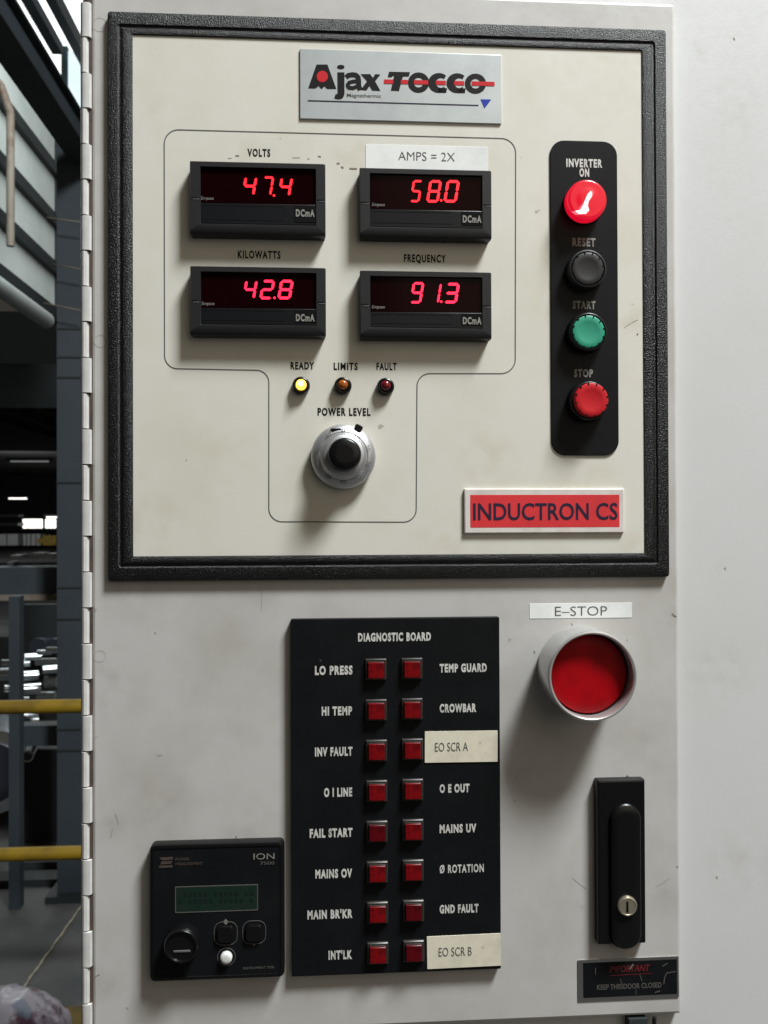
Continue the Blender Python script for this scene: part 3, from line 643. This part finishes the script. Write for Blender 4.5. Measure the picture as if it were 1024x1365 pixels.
# ------------------------------------------------------------------ emergency stop
ED = .0335
q = P(790.5, 902, ED); x, z = q.x, q.z
t = thing('emergency_stop', 'large red mushroom button deep in a silver guard ring', 'stop button', (x, 0, z))
ro = 61.5*.000531*(.60/.63); 
disc('guard_ring', x, z, [(ro-.0006, 0), (ro-.0004, .004), (ro, ED-.0016), (ro-.0004, ED-.0004), (ro-.0012, ED), (ro-.0018, ED-.0001), (ro-.0024, ED-.0008), (ro-.0026, ED-.004), (ro-.0027, .006)], M['ring_metal'], t, cap1=False, seg=20)
rb = ro-.0037
disc('mushroom_button', x, z, [(rb*.7, .002), (rb*.98, .010), (rb, .0140), (rb, ED-.0112), (rb-.0006, ED-.0100), (rb-.0018, ED-.0094), (rb*.7, ED-.0089), (rb*.4, ED-.0087), (rb*.05, ED-.0086)], M['estop'], t, seg=16, smooth=60)
disc('ring_base', x, z, [(ro-.003, .0004), (ro-.0035, .002)], M['black'], t, seg=10)

# ------------------------------------------------------------------ door handle
HD = .0070
cx, cz, W, H = rect(796.5, 1039.5, 861, 1259, HD)
t = thing('door_handle', 'long black swing handle with round key lock, set on the grey door', 'handle', (cx, 0, cz))
slab('base_plate', cx, cz, W, H, .0012, 0, HD, M['black'], t, bev=.0016, seg=3)
a = P(834.5, 1093, .010); b = P(836.5, 1245, .010); rl = 21*.00052
bm = bmesh.new()
loft(bm, [((a.x+b.x)/2, (a.z+b.z)/2, 2*rl+.0022, a.z-b.z+2*rl+.002, rl+.001, HD), ((a.x+b.x)/2, (a.z+b.z)/2, 2*rl+.0022, a.z-b.z+2*rl+.002, rl+.001, HD+.0002)], seg=8)
fin('lever_recess', bm, M['dark'], t)
bm = bmesh.new()
mx_, mz_, LL = (a.x+b.x)/2, (a.z+b.z)/2, a.z-b.z+2*rl
loft(bm, [(mx_, mz_, 2*rl, LL, rl, HD), (mx_, mz_, 2*rl, LL, rl, .0088), (mx_, mz_-.0002, 2*rl-.0008, LL-.0008, rl-.0004, .0095), (mx_, mz_-.0004, 2*rl-.0026, LL-.0026, rl-.0013, .0101), (mx_, mz_-.0004, 2*rl-.010, LL-.010, rl-.005, .0105)], seg=8)
fin('lever', bm, M['black'], t, 30)
q = P(837.5, 1209, .0135)
disc('key_lock', q.x, q.z, [(.0070, .009), (.0070, .0122), (.0066, .0130), (.0058, .0133), (.0056, .0130), (.0040, .0130)], M['lock_metal'], t, seg=8)
slab('keyhole', q.x-.0004, q.z-.0002, .0016, .0078, .0003, .0125, .0132, M['dark'], t, bev=.0001, seg=1)

# ------------------------------------------------------------------ warning sign
def tilted(name, cx, cz, W, H, d0, d1, m, parent, tilt, r=.0003):
    bm = bmesh.new(); loft(bm, [(cx, cz, W, H, r, d0), (cx, cz, W, H, r, d1)], seg=1)
    bmesh.ops.rotate(bm, verts=bm.verts, cent=(cx, 0, cz), matrix=Matrix.Rotation(-tilt, 3, 'Y')); return fin(name, bm, m, parent)
cx, cz, W, H = rect(770.5, 1277.5, 905, 1332.5, .0006)
t = thing('warning_sign', 'scratched black sign with silver rim reading KEEP THIS DOOR CLOSED', 'sign', (cx, 0, cz))
tl = radians(.2)
tilted('backing', cx, cz, W, H, 0, .0006, M['metal'], t, tl); tilted('black_field', cx+.0012, cz+.0003, W-.0052, H-.0046, .0003, .0008, M['blackplate'], t, tl)
text('lettering', 'IMPORTANT', 813, 866, 1291, 8.5, .00095, M['dark_red_ink'], t, bold=.028, shear=.25, tilt=.0)
text('lettering', 'KEEP THIS DOOR CLOSED', 796, 882, 1314.5, 6.5, .00095, M['dim_ink'], t, bold=.02)
polys('underline', [[P(812, 1300, .00095), P(870, 1297, .00095), P(870, 1298, .00095), P(812, 1301, .00095)]], M['dark_red_ink'], t)
for pts, wd in (([(840, 1292), (844, 1285)], 1.6), ([(853, 1299), (856, 1308)], .8), ([(885, 1312), (886, 1303), (889, 1297), (901, 1295)], 1.3), ([(794, 1290), (794, 1299)], .9), ([(883, 1288), (890, 1284)], 1.2), ([(827, 1305), (829, 1311), (830, 1318)], .9), ([(848, 1318), (848, 1326)], .7), ([(873, 1323), (880, 1321)], 1.4)):
    polyline_ribbon('scratch', [P(x_, y_, .0010) for x_, y_ in pts], wd*.00053, M['dim_ink'] if wd < 1.5 else M['grey_ink'], t)

# ------------------------------------------------------------------ power meter (lower left)
QD = .0090
cx, cz, W, H = rect(199.5, 1124.5, 379, 1306, QD)
t = thing('power_meter', 'square black power meter with dark green display at the lower left', 'meter', (cx, 0, cz))
ring('bezel', [(cx, cz, W, H, .0035, 0), (cx, cz, W, H, .0035, QD-.0012), (cx, cz, W-.0008, H-.0008, .0034, QD-.0003), (cx, cz, W-.0022, H-.0022, .003, QD), (cx, cz, W-.0052, H-.0052, .0022, QD), (cx, cz, W-.0058, H-.0058, .002, QD-.0005)], M['black'], t, seg=5)
slab('faceplate', cx, cz, W-.0050, H-.0050, .002, QD-.003, QD-.0004, M['blackplate'], t, bev=.0001)
a_ = rect(233.5, 1180.5, 344, 1215.5, QD)
tt = radians(1.2)*0
ring('display_border', [(a_[0], a_[1], a_[2], a_[3], .0003, QD-.0006), (a_[0], a_[1], a_[2], a_[3], .0003, QD-.0001), (a_[0], a_[1], a_[2]-.0011, a_[3]-.0011, .0003, QD-.0001), (a_[0], a_[1], a_[2]-.0012, a_[3]-.0012, .0003, QD-.0006)], M['dim_ink'], t, seg=1)
slab('display', a_[0], a_[1], a_[2]-.0012, a_[3]-.0012, .0002, QD-.001, QD-.0002, M['lcd'], t, bev=.0001, seg=1)
lb = []
for rr_ in range(2):
    for k in range(15):
        if (k*7+rr_*5) % 6 == 0: continue
        x_ = 238+k*6.8; y_ = 1190+rr_*9.5-(k*.12)
        lb.append([P(x_, y_, QD-.00012), P(x_+4.2, y_, QD-.00012), P(x_+4.2, y_+5.5, QD-.00012), P(x_, y_+5.5, QD-.00012)])
polys('display_cells', lb, mat('lcd_cell', (.005, .012, .010, 1), .3), t)
text('lettering', 'ION', 338, 366, 1141.5, 8, QD-.0001, M['grey_ink'], t, bold=.0)
text('lettering', '7500', 347, 366, 1150.5, 4.2, QD-.0001, M['dim_ink'], t, bold=.01)
text('lettering', 'POWER', 234, 253, 1145.3, 3.8, QD-.0001, M['brown_ink'], t, bold=.01)
text('lettering', 'MEASUREMENT', 234, 271, 1151.3, 3.8, QD-.0001, M['brown_ink'], t, bold=.01)
polys('emblem', [[P(*p, QD-.0001) for p in q_] for q_ in (((212, 1143), (231, 1142), (230, 1146), (216, 1147)), ((215, 1148.5), (230, 1147.5), (228, 1151.5), (214, 1152.5)), ((212, 1154), (230, 1153), (230, 1156.5), (212, 1157)))], M['brown_ink'], t)
text('lettering', 'INSTRUMENT 7500', 324, 365.5, 1290, 3.2, QD-.0001, M['dim_ink'], t, bold=.01)
q = P(241, 1263, QD+.010); k = .0225*.5
disc('round_knob', q.x, q.z, [(.0120, QD-.0005), (.0120, QD+.006), (.0116, QD+.0085), (.0108, QD+.0095), (.0100, QD+.0096), (.0094, QD+.0080), (.004, QD+.0080)], M['black'], t, seg=10)
slab('knob_slot_highlight', q.x+.0005, q.z-.0035, .0115, .0014, .0006, QD+.007, QD+.0086, M['grey_print'], t, bev=.0003, seg=3)  # highlight along the knob's slot, painted as a lighter grey bar
for px, py in ((301, 1244.5), (339, 1243)):
    q = P(px, py, QD); s = .0162
    ring('button_outline', [(q.x, q.z, s, s, .0055, QD-.0005), (q.x, q.z, s, s, .0055, QD-.0001), (q.x, q.z, s-.0008, s-.0008, .0051, QD-.0001), (q.x, q.z, s-.0009, s-.0009, .005, QD-.0005)], M['dim_ink'], t, seg=4)
    slab('arrow_button', q.x-.0002, q.z+.0002, .0112, .0112, .0024, QD-.0005, QD+.0022, M['black'], t, bev=.0008, seg=4)
q = P(301.5, 1277.5, QD+.002)
ring('button_outline', [(q.x, q.z, .0126, .0126, .0063, QD-.0005), (q.x, q.z, .0126, .0126, .0063, QD-.0001), (q.x, q.z, .0118, .0118, .0059, QD-.0001), (q.x, q.z, .0117, .0117, .0058, QD-.0005)], M['dim_ink'], t, seg=5)
disc('white_button', q.x, q.z, [(.0041, QD-.0005), (.0041, QD+.0022), (.0035, QD+.0030), (.0018, QD+.0033)], M['white_btn'], t, seg=6, smooth=60)
polys('arrow_mark', [[P(297, 1229, QD-.0001), P(301, 1225, QD-.0001), P(305, 1229, QD-.0001), P(301, 1232.5, QD-.0001)]], M['grey_ink'], t)
polys('arrow_mark', [[P(336, 1258, QD-.0001), P(342, 1258, QD-.0001), P(339, 1262, QD-.0001)]], M['dim_ink'], t)

# ================================================================== the factory hall seen past the cabinet (left)
ZF = -1.76
def struct(name, bm, m):
    o = fin(name, bm, m, None, 0); o['kind'] = 'structure'; return o
bm = bmesh.new(); v = [bm.verts.new(p) for p in ((-30, -8, ZF), (30, -8, ZF), (30, 70, ZF), (-30, 70, ZF))]; bm.faces.new(v); struct('factory_floor', bm, M['floor'])
bm = bmesh.new(); v = [bm.verts.new(p) for p in ((-4, 2.02, ZF+.004), (0.5, 2.02, ZF+.004), (0.5, 2.66, ZF+.004), (-4, 2.66, ZF+.004))]; bm.faces.new(v); struct('floor_marking', bm, M['floor_yellow'])
bm = bmesh.new(); box(bm, -30, 30, 60, 60.4, ZF, 14); struct('far_wall', bm, M['hall'])
bm = bmesh.new(); v = [bm.verts.new(p) for p in ((-5.3, 17.5, 3.0), (30, 17.5, 3.0), (30, 60, 3.0), (-5.3, 60, 3.0))]; bm.faces.new(v[::-1]); 
v = [bm.verts.new(p) for p in ((-30, 19, 3.0), (-5.3, 19, 3.0), (-5.3, 60, 3.0), (-30, 60, 3.0))]; bm.faces.new(v[::-1]); struct('far_bay_ceiling', bm, M['deck'])
# bright sky beyond the open gable
bm = bmesh.new(); v = [bm.verts.new(p) for p in ((-24, 30, 9.5), (-2, 30, 9.5), (-2, 30, 24), (-24, 30, 24))]; bm.faces.new(v); struct('sky', bm, M['skyglow'])

def Q(px, py, dist):                           # pixel at a distance along Y behind the door
    return P(px, py, -dist)
XW = -5.0
def on_wall(px, py, xw=XW):                    # where the sight line meets the plane X = xw
    a = P(px, py, 0)-CAM; return CAM + a*((xw-CAM.x)/a.x)
wall = thing('side_wall', 'pale ribbed side wall of the hall hanging above a dark opening', 'wall', (XW, 14, 2.5))
def wall_strip(name, pts, m, parent, xw=XW, th=.06):
    ps = [on_wall(x, y, xw) for x, y in pts]; bm = bmesh.new()
    f = [bm.verts.new(p) for p in ps]; b = [bm.verts.new(p-Vector((th, 0, 0))) for p in ps]; n = len(ps)
    bm.faces.new(f); bm.faces.new(b[::-1])
    for i in range(n): bm.faces.new((f[i], b[i], b[(i+1) % n], f[(i+1) % n]))
    bmesh.ops.recalc_face_normals(bm, faces=bm.faces)
    return fin(name, bm, m, parent, 0)
# wall panels between dark girts, real heights, receding
ya, yb = on_wall(-40, 300).y, on_wall(72, 300).y
zs = [on_wall(72, y).z for y in (421, 361, 298, 231, 168)]
for k in range(4):
    z0, z1 = zs[k]+.10, zs[k+1]-.10
    n = 9; bm = bmesh.new()
    for j in range(n):                         # one ribbed sheet per bay between girts
        y0, y1 = ya+(yb-ya)*j/n, ya+(yb-ya)*(j+1)/n
        m_ = 14
        prev = None
        for s in range(m_+1):
            y = y0+(y1-y0)*s/m_; xo = XW + (.02 if s % 2 else 0.0)
            a = bm.verts.new((xo, y, z0)); b = bm.verts.new((xo, y, z1))
            if prev: bm.faces.new((prev[0], a, b, prev[1]))
            prev = (a, b)
    fin('cladding_sheet', bm, M['clad'], wall, 0)
for k in range(5):
    bm = bmesh.new(); box(bm, XW-.02, XW+.12, ya, yb+.1, zs[k]-.10, zs[k]+.10); fin('girt', bm, M['steel_dark'], wall, 0)
bm = bmesh.new(); box(bm, XW-.02, XW+.14, yb, yb+.22, zs[0]-.1, zs[4]+.1); fin('end_trim', bm, M['steel_dark'], wall, 0)
# drainpipe / duct on the wall at its left and along its foot
bm = bmesh.new()
a, b = on_wall(14, 150, -4.6), on_wall(14, 292, -4.6); pts = [Vector((-4.6, a.y, b.z-.4)), Vector((-4.6, a.y, a.z)), Vector((-4.7, a.y-.12, a.z+.35)), Vector((-4.9, a.y-.5, a.z+.5))]
for p, q2 in zip(pts, pts[1:]): tube(bm, p, q2, .058, 12)
dp = fin('downpipe', bm, M['clad_edge'], None); tag(dp, 'rust streaked vertical pipe bending over in front of the pale side wall', 'pipe')
bm = bmesh.new(); p0, p1 = on_wall(-30, 372, -4.85), on_wall(66, 430, -4.85); tube(bm, p0, (p0.x, p1.y, p0.z*0+p1.z), .17, 16) if False else None
zc = on_wall(60, 426, -4.85).z; tube(bm, (-4.85, ya, zc), (-4.85, on_wall(62, 426, -4.85).y, zc), .14, 18)
dc = fin('round_duct', bm, M['clad'], None); tag(dc, 'round pale green duct running along the foot of the side wall', 'duct')

# crane girder crossing above
gd = thing('steel_girder', 'dark steel girder sloping across the top left of the view', 'girder', (-1.08, 2.7, 1.9))
XG = -1.08; y0g, y1g = 0.9, 3.585
zt_, zb_ = on_wall(100, 150, XG).z, on_wall(100, 184, XG).z; zw = on_wall(73, 163, -1.17).z
bm = bmesh.new(); box(bm, XG-.005, XG+.005, y0g, y1g, zb_, zt_); fin('web', bm, M['steel_blue'], gd, 0)
bm = bmesh.new(); box(bm, XG-.03, XG+.03, y0g, y1g, zt_, zt_+.012); fin('flange', bm, M['steel_dark'], gd, 0)
bm = bmesh.new(); box(bm, XG-.03, XG+.03, y0g, y1g, zb_-.012, zb_); fin('flange', bm, M['steel_dark'], gd, 0)
bm = bmesh.new(); box(bm, -1.17, XG-.031, y0g, 3.55, zw, zb_-.005); fin('walkway', bm, M['steel_dark'], gd, 0)
for k, (pxa, pya, hh) in enumerate(((77, 66, .10), (103, 58, .15))):
    bm = bmesh.new(); p = on_wall(pxa, pya, -5.2)
    box(bm, -5.3, -5.1, 6.0, p.y+(.0 if k == 0 else 6), p.z-hh, p.z+hh)
    o = fin('purlin', bm, M['steel_blue'], None, 0); tag(o, ('dark purlin ending at the pale glazed panel, lower of the two' if k == 0 else 'dark purlin nearest the hinge against white sky, upper of the two'), 'purlin', 'purlins across the bright gable')
bm = bmesh.new()
p = on_wall(40, 42, -5.6); box(bm, -6.0, -5.6, 6, on_wall(45, 45, -5.6).y, p.z-1.4, p.z)
o = fin('roof_panel', bm, M['clad_edge'], None, 0); tag(o, 'brownish roof edge panel in the top left corner', 'roof panel')
a = Q(79, 62, 21); b = Q(106, 250, 21)
t = thing('glazed_panel', 'tall pale glowing glazed panel between the girder and the hinge', 'window', ((a.x+b.x)/2, 21.2, b.z))
bm = bmesh.new(); box(bm, a.x+.16, b.x+.3, 21.2, 21.25, b.z, a.z); fin('pane', bm, mat('lit_pane', (.6, .8, .85, 1), .4, emis=(.80, .95, 1, 1), estr=.95), t, 0)
bm = bmesh.new(); box(bm, a.x, a.x+.155, 21.15, 21.3, b.z, a.z+.1); fin('frame', bm, mat('pane_frame', (.22, .32, .36, 1), .5, emis=None), t, 0)

# steel column close by
cl = thing('steel_column', 'tall blue-grey steel column just left of the hinge', 'column', (Q(90, 1190, 3.6).x, 3.6, ZF))
xa, xb = Q(76, 690, 3.6).x, Q(109, 690, 3.6).x
topz = zt_
bm = bmesh.new(); box(bm, xa, xb, 3.6, 3.612, ZF, topz); fin('flange', bm, M['steel_blue'], cl, 0)
bm = bmesh.new(); box(bm, (xa+xb)/2-.005, (xa+xb)/2+.005, 3.612, 3.74, ZF, topz); fin('web', bm, M['steel_blue'], cl, 0)
bm = bmesh.new(); box(bm, xa, xb, 3.74, 3.752, ZF, topz); fin('flange', bm, M['steel_blue'], cl, 0)
for py in (438, 476, 503, 643, 783, 825, 972, 1000):
    z_ = Q(90, py, 3.6).z; bm = bmesh.new(); box(bm, xa-.002, xb+.002, 3.594, 3.599, z_-.004, z_+.004); fin('joint_band', bm, M['steel_dark'], cl, 0)
bm = bmesh.new(); box(bm, xa-.04, xb+.04, 3.55, 3.80, ZF, ZF+.03); fin('base_plate', bm, M['steel_dark'], cl, 0)
for i, (pa, pb) in enumerate((((0, 352), (106, 362)), )):
    pass
for (x1_, y1_, x2_, y2_) in ((62, 290, 108, 297), (70, 352, 108, 360), (58, 404, 108, 415)):
    bm = bmesh.new(); tube(bm, Q(x1_, y1_, 3.5), Q(x2_+6, y2_, 3.5), .003, 6); o = fin('wire', bm, M['clad_edge'], None); tag(o, {290: 'thin wire crossing the column, highest of three', 352: 'thin wire crossing the column, middle of three', 404: 'thin wire crossing the column, lowest of three'}[y1_], 'wire', 'thin wires crossing the column')

# guard rail with post
gr = thing('guard_rail', 'yellow pipe guard rail with two horizontal bars', 'guard rail', (-1.0, 2.57, ZF))
for py0, rr in ((942, .025), (1138, .024)):
    z_ = Q(50, py0, 2.57).z; bm = bmesh.new(); tube(bm, (-2.6, 2.57, z_), (.2, 2.57, z_), rr, 16); fin('rail', bm, M['yellow'], gr)
for xx in (-2.5, .1):
    bm = bmesh.new(); tube(bm, (xx, 2.57, ZF), (xx, 2.57, Q(50, 942, 2.57).z), .024, 14); fin('post', bm, M['yellow'], gr)
bm = bmesh.new(); x_ = Q(24, 900, 3.55).x; box(bm, x_-.024, x_+.024, 3.5, 3.56, ZF, Q(24, 795, 3.5).z)
# machine frame: beams and legs behind the rail
fr = thing('machine_frame', 'blue-grey steel machine frame with deep top beam behind the rail', 'machine', (-1.6, 3.9, ZF))
fin('leg', bm, M['steel_blue'], fr, 0)
def fbox(name, x0, y0, x1, y1, dist, th, m, parent):
    a, b = Q(x0, y0, dist), Q(x1, y1, dist); bm = bmesh.new(); box(bm, a.x, b.x, dist, dist+th, b.z, a.z); return fin(name, bm, m, parent, 0)
fbox('top_beam', -60, 757, 76, 793, 3.9, .2, M['steel_blue'], fr)
fbox('top_flange', -60, 794, 76, 800, 3.85, .3, M['clad_edge'], fr)
fbox('cross_beam', 25, 968, 80, 994, 3.8, .1, M['steel_blue'], fr)
fbox('lower_beam', 32, 1150, 108, 1172, 3.9, .1, M['steel_dark'], fr)
fbox('back_panel', 30, 806, 76, 850, 5.2, .05, M['steel_dark'], fr)
fbox('side_panel', 30, 1104, 74, 1152, 4.4, .05, M['steel_blue'], fr)
fbox('dark_backdrop', -80, 850, 112, 1110, 7.4, .3, M['hall'], fr)  # added dark backdrop standing for the unlit depth behind the rolls
fbox('shade_sheet', 31, 1000, 80, 1128, 4.35, .03, M['hall'], fr)  # added dark sheet standing for shade, covers the brighter floor behind the leg
fbox('base_beam', -60, 1176, 108, 1192, 3.75, .12, M['steel_dark'], fr)
for (x0, y0, x1, y1) in ((14, 740, 28, 742.5), (44, 737, 58, 739), (62, 738, 74, 740), (10, 749, 17, 753)):
    fbox('top_fitting', x0, y0, x1, y1, 4.0, .1, M['metal'], fr)
# aluminium coils on racks
cx_list = [(69, 866, 7, 4), (59, 870, 9, 4), (43, 876, 10, 5), (62, 882, 14, 5), (34, 884, 5, 6), (66, 893, 9, 6), (12, 884, 9, 5), (8, 899, 12, 9), (40, 901, 9, 7), (68, 909, 8, 8), (12, 918, 6, 5), (42, 919, 10, 8), (62, 928, 12, 7), (30, 935, 8, 6), (40, 962, 8, 14), (4, 962, 9, 16)]
RL = ['highest silver roll of the stack, close against the column', 'second highest silver roll, left of the topmost one', 'silver roll right of the thin leg, near the top of the stack',
      'widest bright silver roll high in the stack', 'short silver roll touching the thin leg', 'silver roll by the column under the widest bright one', 'slim silver roll left of the thin leg, top one there',
      'thick bright silver roll left of the thin leg', 'dull silver roll right of the thin leg at mid height', 'silver roll by the column at mid height of the stack', 'small silver roll left of the thin leg, just above the yellow rail',
      'thick silver roll right of the thin leg, above the yellow rail', 'low silver roll near the column, just above the yellow rail', 'lowest silver roll touching the thin leg above the rail',
      'silver roll hanging just below the upper yellow rail, right of the leg', 'silver roll just below the upper yellow rail at the left edge']
for i, (px, py, hw, hr) in enumerate(cx_list):
    dist = 5.6+.25*(i % 5); a, b = Q(px-hw, py, dist), Q(px+hw, py, dist); r_ = hr/FPX*dist
    bm = bmesh.new(); tube(bm, a, (b.x, a.y+.02*(i % 3), a.z), r_, 24)
    t = fin('metal_roll', bm, M['coil'], None); 
    tag(t, RL[i], 'metal roll', 'shiny metal rolls stacked behind the rail')
for px, py, r1, dist in ((50, 862, 12, 6.6), (72, 862, 11, 6.6)):
    q = Q(px, py, dist); r_ = r1/FPX*dist; bm = bmesh.new(); tube(bm, q, q+Vector((0, .6, 0)), r_, 26)
    t = fin('dark_drum', bm, M['coil_core'], None); tag(t, 'dark round drum end above the metal rolls, %s of two' % ('left' if px == 50 else 'right'), 'drum', 'dark round drums above the rolls')
for px, py, rx, dist in ((-12, 1030, 62, 4.6), (37, 1008, 9, 4.0)):
    q = Q(px, py, dist); r_ = rx/FPX*dist
    t = thing('coil', 'large blue-grey metal coil standing at the left edge' if px < 0 else 'smaller pale coil end just right of the thin machine leg', 'coil', q)
    bm = bmesh.new(); tube(bm, q, q+Vector((-.1, .5, 0)), r_, 36); fin('wound_sheet', bm, M['coil'], t)
    bm = bmesh.new(); tube(bm, q+Vector((0, -.01, 0)), q+Vector((0, .02, 0)), r_*.72, 28); fin('core', bm, M['coil_core'], t)
# far end of the hall
fr2 = []
for (x0, y0, x1, y1, d_, m_, nm, lb, ct) in (
        (30.5, 692, 56, 704, 52, 'lamp', 'far_window', 'wide bright window at the far end of the hall', 'window'),
        (60.5, 692, 74, 704, 52, 'lamp', 'far_window', 'narrow bright window at the far end, next to the column', 'window'),
        (-5, 712, 24, 727, 46, 'white_box', 'white_cabinet', 'long white cabinet far off at the left edge', 'cabinet'),
        (31, 712, 40.5, 727, 46, 'white_box', 'white_cabinet', 'far white cabinet directly beneath the wide window, left of a pair', 'cabinet'),
        (42, 712, 54, 727, 46, 'white_box', 'white_cabinet', 'far white cabinet beside the yellow machine', 'cabinet'),
        (57, 714, 75, 727, 44, 'yellow', 'yellow_machine', 'small yellow machine far off beside the column', 'machine'),
        (-5, 686, 24, 689, 50, 'steel_blue', 'wall_rail', 'upper dim rail on the far wall', 'rail'),
        (-5, 697, 24, 701, 50, 'steel_blue', 'wall_rail', 'lower dim rail on the far wall', 'rail')):
    a, b = Q(x0, y0, d_), Q(x1, y1, d_)
    t = thing(nm, lb, ct, ((a.x+b.x)/2, d_, b.z))
    bm = bmesh.new(); box(bm, a.x, b.x, d_, d_+(.1 if 'window' in nm else 1.0), b.z, a.z); fin('pane' if 'window' in nm else 'housing', bm, M[m_], t, 0)
    if 'window' in nm:
        bm = bmesh.new(); box(bm, a.x-.1, b.x+.1, d_-.02, d_+.12, b.z-.12, b.z-.01); fin('sill', bm, M['steel_dark'], t, 0)
    elif 'cabinet' in nm:
        bm = bmesh.new(); box(bm, (a.x+b.x)/2-.02, (a.x+b.x)/2+.02, d_-.03, d_-.01, b.z, a.z); fin('door_gap', bm, M['steel_dark'], t, 0)
    elif 'machine' in nm:
        bm = bmesh.new(); box(bm, a.x-.25, a.x-.01, d_, d_+.5, b.z+.1, (a.z+b.z)/2+.1); fin('feed_arm', bm, M['yellow'], t, 0)
for (x0, x1, y, d_, m_, lb) in ((12, 36, 664.5, 30, 'lamp', 'lit tube lamp hanging in the dark, below the dim one'), (62, 77, 689.5, 40, 'lamp', 'lit tube lamp right above the narrow far window'), (14, 65, 615, 24, 'lamp_dim', 'long dim tube lamp hanging highest in the dark')):
    a, b = Q(x0, y, d_), Q(x1, y, d_); bm = bmesh.new(); tube(bm, a, b, .9/FPX*d_, 8)
    t = thing('tube_lamp', lb, 'tube lamp', (a+b)/2, 'tube lamps in the far bay'); fin('tube', bm, M[m_], t)
    bm = bmesh.new(); box(bm, a.x-.1, b.x+.1, a.y-.08, a.y+.08, a.z+.9/FPX*d_*1.2, a.z+.9/FPX*d_*1.2+.08); fin('fixture', bm, M['steel_dark'], t, 0)
# roof joists in the dark bay
for i, (jx, wd) in enumerate(((-9.2, 'leftmost'), (-8.2, 'second from the left'), (-7.2, 'third from the left'), (-6.3, 'nearest the column'))):
    bm = bmesh.new(); box(bm, jx, jx+.12, 19.2, 60, 2.78, 2.95)
    o = fin('roof_joist', bm, M['joist'], None, 0); tag(o, 'dim brown roof joist running back into the dark bay, '+wd, 'joist', 'roof joists in the dark bay')
bm = bmesh.new(); box(bm, -12, -5, 19.0, 19.2, on_wall(20, 470, -7).z*0+2.45, 3.4); o = fin('bay_beam', bm, M['steel_dark'], None, 0); tag(o, 'deep dark cross beam under the foot of the side wall', 'beam')

# rope on the floor, and the bag
cu = []
pa, pb = Vector((-1.03, 3.45, ZF+.012)), Vector((-1.10, 2.2, ZF+.012))
def floor_pt(px, py): a = P(px, py)-CAM; return CAM+a*((ZF+.010-CAM.z)/a.z)
A, B = floor_pt(112, 1203), floor_pt(24, 1326)
bm = bmesh.new(); prev = None; n = 40; rng = []
for i in range(n+1):
    p = A.lerp(B, i/n); p.x += .0015*sin(i*.9)+random.uniform(-.001, .001); r_ = .004+.0010*sin(i*2.1)
    rng.append([bm.verts.new(p+Vector((cos(a)*r_, 0, sin(a)*r_))) for a in [2*pi*k/6 for k in range(6)]])
for a, b in zip(rng, rng[1:]):
    for k in range(6): bm.faces.new((a[k], a[(k+1) % 6], b[(k+1) % 6], b[k]))
o = fin('rope', bm, M['rope'], None); tag(o, 'thin pale frayed rope lying straight across the dark floor', 'rope')
bm = bmesh.new(); bmesh.ops.create_icosphere(bm, subdivisions=5, radius=1)
q = Q(24, 1400, 1.95)
for v in bm.verts:
    n_ = v.co.copy(); k = noise.noise(n_*2.2+Vector((5, 0, 0)))*.07+abs(noise.noise(n_*6+Vector((3, 1, 2))))*.07+abs(noise.noise(n_*13))*.025
    s = 1+k; v.co = Vector((n_.x*.19*s, n_.y*.18*s, max(n_.z*.20*s, -.17)))
hz_ = Q(20, 1318, 1.95).z
for v in bm.verts: v.co += Vector((Q(10, 1318, 1.95).x, 1.95, 0))
ztop = max(v.co.z for v in bm.verts); zbot = min(v.co.z for v in bm.verts)
for v in bm.verts: v.co.z = ZF + (v.co.z-zbot)/(ztop-zbot)*(hz_-ZF)
o = fin('plastic_bag', bm, M['bag'], None, 60); tag(o, 'crumpled clear plastic bag of rags on the floor in the bottom left corner', 'bag')
